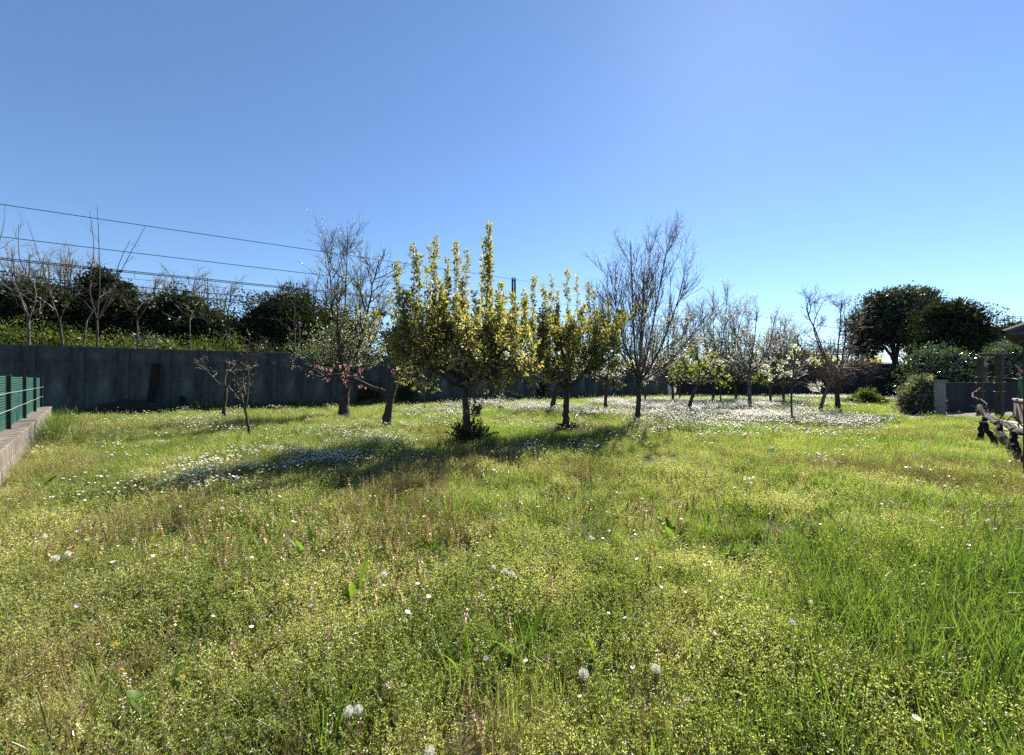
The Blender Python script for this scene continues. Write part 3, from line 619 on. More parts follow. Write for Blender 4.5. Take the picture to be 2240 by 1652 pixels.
# the largest pear, in front
dm = 9.48; base = G(1025, 970)
def q_(x, y, dd=0.0, d=dm): return P(x, y, d + dd)
pear(base, dm, 'largest pear tree with golden green leaf plumes and dark forked trunk in the centre',
     [[q_(985, 835, -.2), q_(950, 812, -.35), q_(900, 785, -.6), q_(852, 735, -.8)], [q_(985, 800, .3), q_(955, 770, .8), q_(920, 725, 1.5)], [q_(1000, 790, .1), q_(985, 760, -.1), q_(978, 720, -.2)],
      [q_(1045, 800, -.2), q_(1090, 775, -.6), q_(1142, 745, -1.1)], [q_(1050, 795, .4), q_(1075, 740, 1.0), q_(1090, 690, 1.6)], [q_(1030, 800, .5), q_(1035, 750, 1.3), q_(1025, 715, 1.9)], [q_(1020, 805, -.6), q_(1010, 770, -1.3), q_(1000, 745, -1.8)],
      [q_(1055, 820, -.1), q_(1085, 815, -.3), q_(1125, 795, -.4)], [q_(985, 812, .2), q_(930, 795, .3), q_(880, 780, .4)]],
     [q_(905, 540), q_(870, 575, .2), q_(952, 520, .1), q_(1000, 530, -.2), q_(1022, 548, .3), q_(1068, 490, .2), q_(1055, 560, .5), q_(935, 590, -.4), q_(978, 570, .5), q_(1092, 620, -.3), q_(1120, 640, .2), q_(1148, 660, -.2),
      q_(853, 640, -.2), q_(915, 560, .1), q_(945, 540, .2), q_(1062, 520, .15), q_(1072, 540, .1)],
     [base + [0, 0, -.1], q_(1022, 940), q_(1020, 900), q_(1018, 860), q_(1016, 836)], .1, 2.0, 95, (2.3, 4.05), 11, .82)
# the second pear, right of it
d2 = 11.28; base = G(1240, 948)
def q_(x, y, dd=0.0, d=d2): return P(x, y, d + dd)
pear(base, d2, 'second pear tree with golden green leaves, right of the largest pear',
     [[q_(1205, 808, .2), q_(1175, 785, .4), q_(1148, 745, .6)], [q_(1215, 815, -.2), q_(1195, 790, -.4), q_(1180, 745, -.5)], [q_(1270, 822, -.1), q_(1315, 795, -.2), q_(1362, 760, -.4)], [q_(1245, 810, .4), q_(1250, 770, .9), q_(1260, 730, 1.2)], [q_(1240, 815, -.3), q_(1230, 770, -.8), q_(1225, 735, -1.1)], [q_(1290, 800, .3), q_(1330, 750, .8), q_(1358, 700, 1.2)]],
     [q_(1168, 600), q_(1190, 625, .3), q_(1205, 605, -.2), q_(1240, 590, .2), q_(1262, 600, -.2), q_(1220, 640, .5), q_(1300, 640, .2), q_(1330, 660, .1), q_(1150, 650, -.2), q_(1345, 690, .2), q_(1285, 620, .3)],
     [base + [0, 0, -.1], q_(1238, 915), q_(1239, 880), q_(1240, 850)], .105, 2.0, 90, (2.2, 3.75), 12, .75, .5)

def bare_tree(name, label, base, trunk_pts, r0, limbs, specs, seed, bark='bark', twig='twig', leaf=None, bloss=None, group=None, rl=(.5, .14), extra=None):
    """trunk, limbs given as point lists, finer twigs by levels; leaf and bloss: (material, per twig, size range, level)"""
    rng = np.random.default_rng(seed); t = tree(name, base, label, group); bt, bw = Buf(), Buf()
    tp, tr_ = trunk_base(bt, trunk_pts, r0, r0 * .75, rng); fork = tp[-1]; roots = []
    for f in limbs: roots.append(limb(bt, [fork - [0, 0, r0 * .6]] + list(f), r0 * rl[0], r0 * rl[1], 18, 8, rng, .06, min(.012, r0 * .07)))
    bt.obj('trunk', M[bark], t, smooth=True); lv = branch_levels(rng, bw, roots, specs); bw.obj('twigs', M[twig], t)
    for nm, spec in (('crown', leaf), ('blossom', bloss)):
        if not spec: continue
        bl = Buf()
        for (per, sz, level, tt) in spec[1]:
            p, tn = on_twigs(rng, lv[level], per, tt); keep = rng.random(len(p)) < (spec[2] if len(spec) > 2 else 1.0); p, tn = p[keep], tn[keep]
            if len(spec) > 3: zz = spec[3]; k2 = rng.random(len(p)) < np.clip((zz[1] - p[:, 2]) / (zz[1] - zz[0]), zz[2], 1); p, tn = p[k2], tn[k2]
            n = len(p); s = rng.uniform(*sz, n)
            if nm == 'crown': leaves(bl, rng, p, spread_dirs(rng, tn, rng.uniform(.3, 1.3, n)), s, s * .55, 0, .2)
            else: florets(bl, rng, p + rng.normal(0, .012, (n, 3)), rng.normal(size=(n, 3)) + [0, 0, .3], s * .5, 0)
        bl.obj(nm, M[spec[0]], t)
    if extra: extra(rng, t, lv)
    return t

LV = dict
def trusses(mat, per, size, level, frac, spread, zmin=0.0):
    def f(rng, t, lv):
        p, tn = on_twigs(rng, lv[level], 1, (.4, 1)); p = p[(rng.random(len(p)) < frac) & (p[:, 2] > zmin)]; n = len(p) * per; c = np.repeat(p, per, 0) + rng.normal(0, spread, (n, 3))
        b = Buf(); florets(b, rng, c, rng.normal(size=(n, 3)), rng.uniform(*size, n), 0); b.obj('blossom', M[mat], t)
    return f
# small bare tree, thin sapling on the left
b0 = G(490, 920); d = b0[1]; q = lambda x, y, dd=0, d=d: P(x, y, d + dd)
bare_tree('fruit_tree', 'small gnarled bare tree in front of the concrete wall, left of the thin sapling', b0, [b0 + [0, 0, -.1], q(490, 895), q(493, 870), q(494, 848)], .07,
          [[q(478, 838), q(458, 818, -.2), q(447, 800, -.3), q(441, 784, -.4)], [q(492, 828, .2), q(500, 805, .4), q(498, 785, .5)], [q(505, 815, -.2), q(525, 790, -.4), q(550, 778, -.5), q(566, 780, -.6)]],
          [LV(n=7, t=(.35, 1), ang=(.5, 1.2), L=(.3, .8), S=7, wander=.3, up=.03, r=.022, sides=5), LV(n=5, t=(.2, 1), ang=(.4, 1.2), L=(.12, .4), S=5, wander=.3, up=.04, r=.009, sides=4)], 21, twig='twig_pale')
b0 = G(545, 962); d = b0[1]; q = lambda x, y, dd=0, d=d: P(x, y, d + dd)
bare_tree('sapling', 'thin forked sapling with a few brown leaves, right of the small bare tree', b0, [b0 + [0, 0, -.1], q(544, 940), q(540, 915), q(536, 895)], .036,
          [[q(528, 868), q(518, 835, -.1), q(521, 800, -.1)], [q(541, 868), q(544, 830, .1), q(541, 792, .1)], [q(536, 860), q(532, 825, .2), q(547, 735, .2)]],
          [LV(n=8, t=(.2, 1), ang=(.4, 1.0), L=(.15, .55), S=6, wander=.22, up=.08, r=.012, sides=4), LV(n=3, t=(.2, 1), ang=(.4, 1.1), L=(.06, .2), S=4, wander=.2, up=.05, r=.005, sides=3)], 22, twig='twig_pale', rl=(.75, .25),
          leaf=('dry_leaf', [(3, (.03, .06), 1, (.2, 1))], .6))
# plum in white blossom at the wall
b0 = G(755, 913); d = b0[1]; q = lambda x, y, dd=0, d=d: P(x, y, d + dd)
bare_tree('plum_tree', 'tall plum tree with thick dark trunk and sparse white blossom left of the largest pear', b0, [b0 + [0, 0, -.1], q(752, 890), q(755, 868), q(757, 840)], .2,
          [[q(735, 812), q(712, 795, -.5), q(694, 788, -.8)], [q(752, 800), q(754, 720, .2), q(757, 600, .2), q(760, 515, .2)], [q(775, 790, -.3), q(800, 700, -.6), q(818, 610, -.8), q(842, 545, -.9)], [q(735, 780, .4), q(728, 690, .8), q(722, 600, 1.0), q(712, 530, 1)],
           [q(785, 800, .5), q(815, 750, 1.2), q(840, 690, 1.6)], [q(745, 790, -.8), q(738, 700, -1.4), q(740, 590, -1.5)], [q(765, 780, .9), q(785, 680, 1.6), q(790, 560, 1.6)]],
          [LV(n=20, t=(.12, .97), ang=(.35, 1.0), L=(.8, 2.2), S=9, wander=.07, up=.09, r=.022, sides=4, tip=.4), LV(n=8, t=(.1, .95), ang=(.35, .9), L=(.3, 1.1), S=6, wander=.1, up=.08, r=.0105, sides=3, tip=.55), LV(n=2, t=(.1, 1), ang=(.4, 1), L=(.1, .4), S=4, wander=.12, up=.08, r=.007, sides=3, tip=.6)], 23, rl=(.36, .04),
          leaf=('plum_leaf', [(4, (.045, .085), 1, (.05, 1)), (3, (.045, .08), 2, (.1, 1))], .9, (3.0, 7.0, .12)), bloss=('white_petal', [(4, (.04, .075), 1, (.05, .95)), (2, (.04, .07), 2, (.05, .95))], .75, (1.5, 6.4, .1)))
# peach with a long low limb
b0 = G(845, 936); d = b0[1]; q = lambda x, y, dd=0, d=d: P(x, y, d + dd)
bare_tree('peach_tree', 'peach tree with dark bent trunk and one long low limb of pink blossom reaching left', b0, [b0 + [0, 0, -.1], q(847, 915), q(852, 885), q(856, 862)], .135,
          [[q(835, 855, -.1), q(800, 842, -.2), q(768, 826, -.2), q(735, 820, -.2), q(700, 826, -.2)], [q(868, 832, .1), q(878, 795, .1), q(884, 750, .2), q(880, 700, .2)], [q(872, 815, .3), q(900, 780, .6), q(925, 760, .9)]],
          [LV(n=10, t=(.3, 1), ang=(.5, 1.2), L=(.3, .9), S=7, wander=.2, up=.03, r=.025, sides=5), LV(n=5, t=(.1, 1), ang=(.4, 1.1), L=(.12, .45), S=5, wander=.2, up=.03, r=.008, sides=3)], 24, rl=(.62, .2),
          extra=trusses('pink_petal', 6, (.018, .03), 1, .55, .03), leaf=('yellow_leaf', [(2, (.03, .055), 1, (.2, 1))], .7))
# small leafy sapling behind the pear
b0 = G(928, 897); d = b0[1]; q = lambda x, y, dd=0, d=d: P(x, y, d + dd)
bare_tree('sapling', 'small leafy sapling at the wall, left of the largest pear trunk', b0, [b0 + [0, 0, -.1], q(928, 880), q(927, 865)], .03, [[q(915, 858), q(905, 850)], [q(930, 850), q(935, 838)], [q(942, 858), q(955, 850)]],
          [LV(n=8, t=(.1, 1), ang=(.5, 1.2), L=(.2, .5), S=5, wander=.2, up=.02, r=.01, sides=3)], 25, leaf=('young_leaf', [(9, (.05, .09), 0, (.1, 1))]))
# leaning tree behind the second pear
b0 = G(1205, 906); d = b0[1]; q = lambda x, y, dd=0, d=d: P(x, y, d + dd)
bare_tree('fruit_tree', 'fruit tree with dark trunk leaning right and drooping bare twigs behind the second pear', b0, [b0 + [0, 0, -.1], q(1210, 880), q(1216, 855), q(1222, 842)], .12,
          [[q(1200, 815), q(1185, 800), q(1170, 812), q(1166, 835)], [q(1225, 800, .3), q(1230, 740, .5)], [q(1250, 810), q(1280, 780)], [q(1205, 800, .5), q(1190, 750, .8)]],
          [LV(n=9, t=(.2, 1), ang=(.4, 1.1), L=(.6, 1.6), S=8, wander=.14, up=-.06, r=.02, sides=4), LV(n=5, t=(.2, 1), ang=(.3, .9), L=(.2, .6), S=5, wander=.14, up=-.05, r=.007, sides=3)], 26, twig='twig_pale', leaf=('plum_leaf', [(2, (.04, .07), 1, (.2, 1))], .5))
# white cherry between second pear and tall bare tree
b0 = G(1325, 901); d = b0[1]; q = lambda x, y, dd=0, d=d: P(x, y, d + dd)
bare_tree('cherry_tree', 'small cherry tree full of white blossom trusses between second pear and tall bare tree', b0, [b0 + [0, 0, -.1], q(1325, 880), q(1326, 860), q(1326, 845)], .09,
          [[q(1300, 825), q(1270, 815, -.3), q(1245, 820, -.4)], [q(1330, 815), q(1335, 770, .3), q(1330, 720, .4)], [q(1350, 825), q(1385, 812, -.3), q(1420, 808, -.4)], [q(1310, 815, .6), q(1295, 770, 1.1)], [q(1345, 815, .6), q(1375, 770, 1.0)]],
          [LV(n=10, t=(.2, 1), ang=(.5, 1.2), L=(.4, 1.2), S=7, wander=.15, up=.02, r=.02, sides=4), LV(n=5, t=(.2, 1), ang=(.4, 1.1), L=(.15, .5), S=5, wander=.15, up=.0, r=.008, sides=3)], 27,
          leaf=('young_leaf', [(3, (.04, .08), 1, (.1, 1))], .7), extra=trusses('white_petal', 14, (.025, .04), 1, .5, .07))
# tall bare vase shaped tree
b0 = G(1392, 926); d = b0[1]; q = lambda x, y, dd=0, d=d: P(x, y, d + dd)
bare_tree('cherry_tree', 'tallest bare vase shaped tree with hundreds of upright shoots, right of centre', b0, [b0 + [0, 0, -.1], q(1396, 895), q(1398, 860), q(1399, 830)], .095,
          [[q(1390, 780, .1), q(1385, 700, .2), q(1382, 600, .3), q(1378, 525, .3)], [q(1412, 790, .2), q(1432, 690, .4), q(1452, 580, .5), q(1466, 520, .5)], [q(1418, 810, -.2), q(1445, 760, -.5), q(1476, 680, -.8), q(1500, 590, -1.0)], [q(1425, 822, .2), q(1470, 785, .6), q(1512, 735, .9), q(1552, 680, 1.1)],
           [q(1400, 790, .6), q(1410, 700, 1.2), q(1420, 590, 1.5), q(1425, 530, 1.5)], [q(1400, 790, -.6), q(1405, 700, -1.1), q(1408, 600, -1.3)], [q(1385, 800, -.3), q(1362, 740, -.6), q(1345, 660, -.9), q(1335, 590, -1.0)], [q(1380, 805, .5), q(1350, 760, 1.0), q(1325, 700, 1.3), q(1310, 640, 1.4)]],
          [LV(n=22, t=(.1, .97), ang=(.25, .8), L=(.9, 2.2), S=9, wander=.05, up=.09, r=.015, sides=4, tip=.45), LV(n=9, t=(.06, .95), ang=(.3, .8), L=(.3, 1.0), S=6, wander=.06, up=.10, r=.0085, sides=3, tip=.55), LV(n=2, t=(.1, .9), ang=(.3, .9), L=(.1, .4), S=4, wander=.1, up=.1, r=.0065, sides=3, tip=.6)], 28, twig='twig_grey', rl=(.52, .08),
          leaf=('plum_leaf', [(2, (.03, .06), 1, (.05, .9))], .55, (2.0, 6.5, .3)), bloss=('white_petal', [(3, (.03, .06), 1, (.05, .9)), (1, (.03, .05), 2, (.05, .9))], .7, (1.8, 6.5, .25)))
# leaning small tree with fresh leaves
b0 = G(1502, 909); d = b0[1]; q = lambda x, y, dd=0, d=d: P(x, y, d + dd)
bare_tree('cherry_tree', 'small round tree with fresh yellow green leaves on a trunk leaning right', b0, [b0 + [0, 0, -.1], q(1508, 890), q(1515, 866), q(1526, 842)], .08,
          [[q(1500, 825), q(1470, 815, -.4), q(1452, 800, -.6)], [q(1530, 815), q(1525, 780, .3), q(1520, 750, .3)], [q(1550, 830), q(1575, 820, -.3), q(1592, 830, -.5)], [q(1545, 815, .6), q(1560, 780, 1.0)], [q(1505, 815, .6), q(1490, 775, 1.0)], [q(1530, 820, -.8), q(1530, 800, -1.3)]],
          [LV(n=11, t=(.2, 1), ang=(.5, 1.2), L=(.4, 1.0), S=6, wander=.16, up=.0, r=.02, sides=4), LV(n=6, t=(.1, 1), ang=(.4, 1.2), L=(.2, .5), S=5, wander=.16, up=0, r=.007, sides=3)], 29, leaf=('young_leaf', [(4, (.06, .10), 1, (.1, 1))], .8))
# bare tree behind it
b0 = G(1558, 886); d = b0[1]; q = lambda x, y, dd=0, d=d: P(x, y, d + dd)
SPB = [LV(n=22, t=(.1, .97), ang=(.3, .9), L=(.9, 2.3), S=8, wander=.06, up=.09, r=.024, sides=4, tip=.5), LV(n=11, t=(.1, .95), ang=(.3, .9), L=(.3, 1.1), S=5, wander=.1, up=.09, r=.016, sides=3, tip=.6)]
bare_tree('cherry_tree', 'bare tree with budding upright shoots just right of the tallest bare tree', b0, [b0 + [0, 0, -.1], q(1560, 870), q(1562, 850)], .085,
          [[q(1550, 800), q(1540, 730), q(1535, 660)], [q(1570, 800, .3), q(1585, 720, .6), q(1592, 630, .8)], [q(1585, 810, -.4), q(1610, 740, -.8), q(1630, 670, -1.1)], [q(1565, 800, .9), q(1560, 710, 1.5), q(1562, 640, 1.6)], [q(1540, 810, -.6), q(1510, 760, -1.2), q(1490, 700, -1.6)]], SPB, 30, twig='twig_grey', rl=(.55, .12),
          leaf=('plum_leaf', [(5, (.05, .1), 1, (.05, .9))], .75, (2.5, 8, .3)), bloss=('white_petal', [(4, (.05, .09), 1, (.05, .95))], .7, (2, 8.0, .25)))
# two blossoming trees further back in the row
for k, (px, py, top, lab) in enumerate(((1470, 884, 672, 'white flecked blossoming tree far back between tallest bare tree and leaning leafy tree'), (1608, 882, 664, 'white flecked blossoming tree far back left of the grey trunked tree'), (1712, 884, 700, 'white flecked blossoming tree far back right of the grey trunked tree'))):
    b0 = G(px, py); d = b0[1]; q = lambda x, y, dd=0, d=d: P(x, y, d + dd); w = 36 if k < 2 else 26
    bare_tree('plum_tree', lab, b0, [b0 + [0, 0, -.1], q(px + 2, 865), q(px, 845)], .09, [[q(px - w * .4, 800), q(px - w * .8, top + 40)], [q(px + w * .4, 800, .4), q(px + w * .9, top + 30, .8)], [q(px, 790, .6), q(px + 4, top, 1.0)], [q(px - 6, 800, -.6), q(px - 10, top + 14, -1.0)], [q(px + w * .8, 815), q(px + w * 1.4, 750)], [q(px - w * .8, 815), q(px - w * 1.4, 755)]], SPB, 36 + k, twig='twig_grey', rl=(.55, .12),
        leaf=('plum_leaf', [(4, (.05, .1), 1, (.05, .9))], .7, (2.5, 8, .3)), bloss=('white_petal', [(5, (.05, .1), 1, (.05, .95))], .75, (1.5, 8.0, .3)))
# blossoming pear with straight grey trunk
b0 = G(1640, 896); d = b0[1]; q = lambda x, y, dd=0, d=d: P(x, y, d + dd)
bare_tree('cherry_tree', 'tree with straight grey trunk, dark upright shoots and large white blossom trusses', b0, [b0 + [0, 0, -.1], q(1640, 870), q(1639, 845), q(1637, 815)], .1,
          [[q(1625, 790), q(1610, 740), q(1600, 690)], [q(1645, 780, .3), q(1652, 720, .5), q(1656, 670, .6)], [q(1660, 795, -.3), q(1685, 750, -.7), q(1695, 690, -.9)], [q(1615, 800, -.4), q(1580, 780, -.9), q(1560, 790, -1.1)], [q(1670, 800, .4), q(1705, 770, .9), q(1722, 730, 1.1)], [q(1640, 785, 1.0), q(1632, 725, 1.5)]],
          [LV(n=12, t=(.12, .98), ang=(.35, .9), L=(.6, 1.7), S=7, wander=.07, up=.1, r=.022, sides=4, tip=.45), LV(n=10, t=(.1, .95), ang=(.4, 1.0), L=(.2, .65), S=5, wander=.1, up=.06, r=.013, sides=3, tip=.6)], 31, bark='bark_grey', twig='twig_grey', rl=(.5, .1),
          leaf=('young_leaf', [(3, (.05, .09), 1, (.05, .9))], .5, (1.5, 4.5, .1)), bloss=('white_petal', [(7, (.05, .1), 1, (.05, .9))], .7, (1.5, 5.2, .2)))
# small green tree behind
b0 = G(1686, 887); d = b0[1]; q = lambda x, y, dd=0, d=d: P(x, y, d + dd)
bare_tree('fruit_tree', 'small round green leaved tree behind the young white flowering cherry', b0, [b0 + [0, 0, -.1], q(1685, 868), q(1684, 850)], .075,
          [[q(1668, 835), q(1655, 825, -.3)], [q(1684, 825), q(1683, 805, .3)], [q(1700, 835), q(1716, 828, -.3)], [q(1690, 830, .7), q(1698, 808, 1.1)], [q(1676, 830, -.7), q(1668, 810, -1)]],
          [LV(n=10, t=(.2, 1), ang=(.5, 1.3), L=(.4, .9), S=6, wander=.16, up=.0, r=.02, sides=4), LV(n=5, t=(.1, 1), ang=(.4, 1.2), L=(.2, .5), S=4, wander=.16, up=0, r=.007, sides=3)], 32, bark='bark_grey', leaf=('young_leaf', [(5, (.06, .11), 1, (.1, 1))], .8))
# young flowering cherry
b0 = G(1733, 929); d = b0[1]; q = lambda x, y, dd=0, d=d: P(x, y, d + dd)
bare_tree('cherry_sapling', 'young cherry on a thin straight stem with white flower trusses and fresh leaves', b0, [b0 + [0, 0, -.1], q(1732, 905), q(1731, 875), q(1732, 848)], .032,
          [[q(1712, 835), q(1690, 822, -.2), q(1670, 812, -.3)], [q(1735, 815), q(1738, 780, .2), q(1736, 762, .2)], [q(1752, 838), q(1778, 842, -.2), q(1790, 846, -.2)], [q(1745, 820), q(1762, 798, .3), q(1775, 790, .4)], [q(1722, 820, .4), q(1705, 795, .7)]],
          [LV(n=6, t=(.3, 1), ang=(.4, 1.1), L=(.2, .5), S=6, wander=.15, up=.06, r=.012, sides=4), LV(n=4, t=(.2, 1), ang=(.4, 1.2), L=(.08, .25), S=4, wander=.16, up=.04, r=.005, sides=3)], 33, rl=(.6, .25), leaf=('young_leaf', [(3, (.05, .09), 1, (.1, 1))], .9), extra=trusses('white_petal', 14, (.022, .034), 1, .3, .05))
# brown twiggy tree leaning right and its dark neighbour
b0 = G(1790, 913); d = b0[1]; q = lambda x, y, dd=0, d=d: P(x, y, d + dd)
bare_tree('twiggy_tree', 'bare tree with pale brown trunk leaning right and drooping dense brown twigs', b0, [b0 + [0, 0, -.1], q(1795, 895), q(1802, 870), q(1812, 845)], .075,
          [[q(1800, 815), q(1780, 800, -.3), q(1755, 800, -.6), q(1738, 812, -.8)], [q(1830, 815), q(1860, 800, -.2), q(1890, 810, -.4)], [q(1815, 810, .6), q(1820, 780, 1.1), q(1830, 765, 1.5)], [q(1820, 815, -.6), q(1830, 800, -1.2), q(1845, 815, -1.5)], [q(1835, 815, .5), q(1875, 790, .9), q(1905, 795, 1.1)], [q(1800, 812, .5), q(1775, 785, .9)]],
          [LV(n=13, t=(.15, 1), ang=(.4, 1.1), L=(.5, 1.4), S=8, wander=.14, up=-.02, r=.025, sides=4, flat=.6), LV(n=9, t=(.1, 1), ang=(.3, 1.0), L=(.2, .7), S=6, wander=.15, up=-.03, r=.008, sides=3), LV(n=2, t=(.1, 1), ang=(.4, 1.0), L=(.1, .3), S=4, wander=.15, up=0, r=.004, sides=3)], 34, bark='bark_warm', twig='twig_brown')
b0 = G(1832, 901); d = b0[1]; q = lambda x, y, dd=0, d=d: P(x, y, d + dd)
bare_tree('twiggy_tree', 'wide bare tree with short dark trunk and twisting twigs in front of the large evergreen', b0, [b0 + [0, 0, -.1], q(1832, 880), q(1831, 855)], .115,
          [[q(1815, 810), q(1790, 740, -.3), q(1765, 680, -.5), q(1770, 655, -.6)], [q(1832, 780), q(1838, 710, .3), q(1840, 655, .4)], [q(1850, 800, .3), q(1868, 730, .6), q(1872, 660, .8)], [q(1800, 820, .6), q(1760, 770, 1.2), q(1725, 720, 1.6)], [q(1840, 800, -.8), q(1850, 730, -1.4), q(1845, 680, -1.7)], [q(1812, 800, -.6), q(1780, 720, -1.0), q(1800, 660, -1.2)]],
          [LV(n=10, t=(.25, 1), ang=(.4, 1.1), L=(.7, 1.7), S=8, wander=.2, up=.03, r=.022, sides=4, tip=.5), LV(n=9, t=(.2, 1), ang=(.4, 1.1), L=(.25, .8), S=6, wander=.22, up=.03, r=.012, sides=3, tip=.6), LV(n=3, t=(.2, 1), ang=(.4, 1.1), L=(.1, .3), S=4, wander=.25, up=.02, r=.009, sides=3, tip=.6)], 35, twig='twig_brown', rl=(.42, .09),
          leaf=('dry_leaf', [(1, (.03, .05), 2, (.6, 1))], .35))
# thin staked saplings in the background
for k, (px, py, h, lab) in enumerate(((1411, 885, 2.6, 'thin dark sapling stem behind the tallest bare tree'), (1487, 882, 2.9, 'slim dark sapling left of the leaning leafy tree'), (1577, 897, 2.3, 'thin leaning stake between leaning leafy tree and grey trunked tree'), (1388, 872, 2.4, 'spindly sapling low at the far wall behind the tallest bare tree'))):
    b0 = G(px, py); bare_tree('sapling', lab, b0, [b0 + [0, 0, -.1], b0 + [-.03 * (k - 1), 0, h * .4], b0 + [-.08 * (k - 1), 0, h * .7]], .055 if k < 2 else .035, [[b0 + [.2, .1, h]], [b0 + [-.35, .1, h * .95]], [b0 + [.1, -.2, h * 1.1]]],
        [LV(n=5, t=(.2, 1), ang=(.4, 1), L=(.2, .6), S=5, wander=.15, up=.05, r=.012, sides=3), LV(n=3, t=(.2, 1), ang=(.4, 1), L=(.1, .3), S=4, wander=.15, up=.05, r=.005, sides=3)], 40 + k, rl=(.7, .3), leaf=('young_leaf', [(2, (.04, .07), 1, (.1, 1))], .5))

# ------------------------------------------------------------------ evergreens, shrubs, trees beyond the walls
def lobed(name, label, cat, base, lobes, n, size, mat, seed, trunk=None, group=None, shell=.55, up=.15, bark='bark', asp=.5, inner=True):
    """crown of uneven lobes (centre, radii) filled with leaves; trunk: list of point lists with radii"""
    rng = np.random.default_rng(seed); t = thing(name, (base[0], base[1], 0), label, cat, group)
    if trunk:
        bt = Buf()
        for pts, r0, r1 in trunk: limb(bt, pts, r0, r1, 12, 8, rng, .06, .02)
        bt.obj('trunk', M[bark], t, smooth=True)
    vol = np.array([r[0] * r[1] * r[2] for _, r in lobes]) ** .75; bl = Buf()
    idx = rng.choice(len(lobes), n, p=vol / vol.sum()); C = np.array([c for c, _ in lobes])[idx]; Rr = np.array([r for _, r in lobes])[idx]
    dr = nrm(rng.normal(size=(n, 3))); ph = np.array([rng.uniform(0, 6.28, 6) for _ in lobes])[idx]
    bumpy = 1 + .13 * np.sin(dr[:, 0] * 5 + ph[:, 0]) + .12 * np.sin(dr[:, 1] * 6 + ph[:, 1]) + .12 * np.sin(dr[:, 2] * 7 + ph[:, 2]) + .08 * np.sin(dr[:, 0] * 13 + dr[:, 2] * 11 + ph[:, 3])
    rad = bumpy * (1 - (1 - shell) * rng.random(n) ** 1.6); rad *= 1 + (rng.random(n) < .06) * rng.uniform(0, .16, n)
    p = C + dr * rad[:, None] * Rr; keep = p[:, 2] > .02; p, dr = p[keep], dr[keep]; m = len(p); s = rng.uniform(*size, m)
    leaves(bl, rng, p, nrm(dr + rng.normal(0, .7, (m, 3)) + [0, 0, up]), s, s * asp, 0, .18)
    bl.obj('crown', M[mat], t)
    if inner:                                          # dense shaded twigs and leaves inside
        bi = Buf(); k = n // 5; idx = rng.choice(len(lobes), k, p=vol / vol.sum()); C = np.array([c for c, _ in lobes])[idx]; Rr = np.array([r for _, r in lobes])[idx]
        p = C + nrm(rng.normal(size=(k, 3))) * (rng.random(k) ** .5 * .72)[:, None] * Rr; p = p[p[:, 2] > .05]; s = rng.uniform(size[1] * 1.5, size[1] * 2.6, len(p))
        leaves(bi, rng, p, rng.normal(size=p.shape), s, s * .7, 0, .15); bi.obj('inner_leaves', M[mat], t)
    return t
def blob(px, py, d, rx, ry=None, rz=None):
    """a lobe given by its middle and half sizes in metres"""
    return (P(px, py, d), (rx, ry or rx, rz or rx))
def at_ground(px, d): p = P(px, HY, d); return np.array([p[0], p[1], 0.0])
GB = 'trees beyond the railway'
# dark evergreens beyond the railway, left
def ever(px, d, lobes, label, n, size, mat, seed, **k):
    b0 = at_ground(px, d); return lobed('evergreen_tree', label, 'tree', b0, lobes, n, size, mat, seed, trunk=[([b0, b0 + [.1, 0, 2.0], lobes[0][0]], .22, .1)], group=GB, **k)
ever(215, 33, [blob(222, 650, 33, 1.5, 1.5, 2.6), blob(200, 690, 33, 2.6, 2.2, 2.6), blob(262, 690, 33, 2.1, 2, 2.2), blob(230, 740, 33, 3.2, 2.4, 2.6), blob(216, 612, 33, .75, .7, 1.2), blob(243, 622, 33, .6, .6, .9), blob(276, 640, 33, .6, .6, 1.0)], 'tallest dark pointed evergreen beyond the railway at the left', 15000, (.16, .34), 'dark_leaf', 51)
ever(60, 30, [blob(60, 665, 30, 3.2, 2.4, 2.2), blob(10, 690, 30, 2.6, 2.2, 2.4), blob(110, 680, 30, 2.3, 2.0, 2.0), blob(60, 730, 30, 4.2, 2.4, 2.0)], 'wide dark evergreen at the far left edge beyond the railway', 15000, (.15, .3), 'dark_leaf', 52)
ever(395, 35, [blob(392, 680, 35, 2.3, 2.2, 2.0), blob(360, 715, 35, 2.4, 2.2, 2.2), blob(430, 720, 35, 2.4, 2.2, 2.0), blob(395, 750, 35, 3.8, 2.4, 2.0)], 'rounded dark evergreen between the pointed evergreen and the domed one', 13000, (.16, .32), 'dark_leaf', 53)
ever(312, 34, [blob(312, 705, 34, 1.8, 1.8, 1.8), blob(290, 735, 34, 2.4, 2, 2.0), blob(335, 740, 34, 2.2, 2, 2.0)], 'low dark evergreen in the gap between pointed and rounded evergreens', 9000, (.15, .3), 'dark_leaf', 59)
ever(470, 36, [blob(470, 720, 36, 2.0, 2.0, 2.2), blob(510, 740, 36, 1.8, 2, 1.8), blob(450, 750, 36, 2.4, 2, 1.8)], 'low dark evergreen just left of the domed one', 8000, (.16, .3), 'dark_leaf', 54)
ever(620, 36, [blob(620, 700, 36, 3.6, 3.2, 2.9), blob(580, 725, 36, 2.6, 2.4, 2.6), blob(665, 725, 36, 2.4, 2.4, 2.6), blob(620, 750, 36, 4.6, 3, 2.4), blob(640, 668, 36, 2.0, 1.8, 1.6)], 'large dome shaped dark evergreen right of the others beyond the railway', 17000, (.16, .32), 'dark_leaf', 55)
ever(560, 36, [blob(548, 745, 36, 2.2, 2.0, 1.9), blob(530, 765, 36, 2.6, 2, 1.6)], 'small dark evergreen at the left foot of the domed one', 6000, (.16, .3), 'dark_leaf', 56)
ever(700, 40, [blob(712, 720, 40, 2.6, 2.2, 2.6), blob(760, 735, 40, 2.6, 2.2, 2.2), blob(720, 760, 40, 3.6, 2.2, 2)], 'dark evergreen behind the white blossoming plum', 9000, (.16, .32), 'dark_leaf', 57)
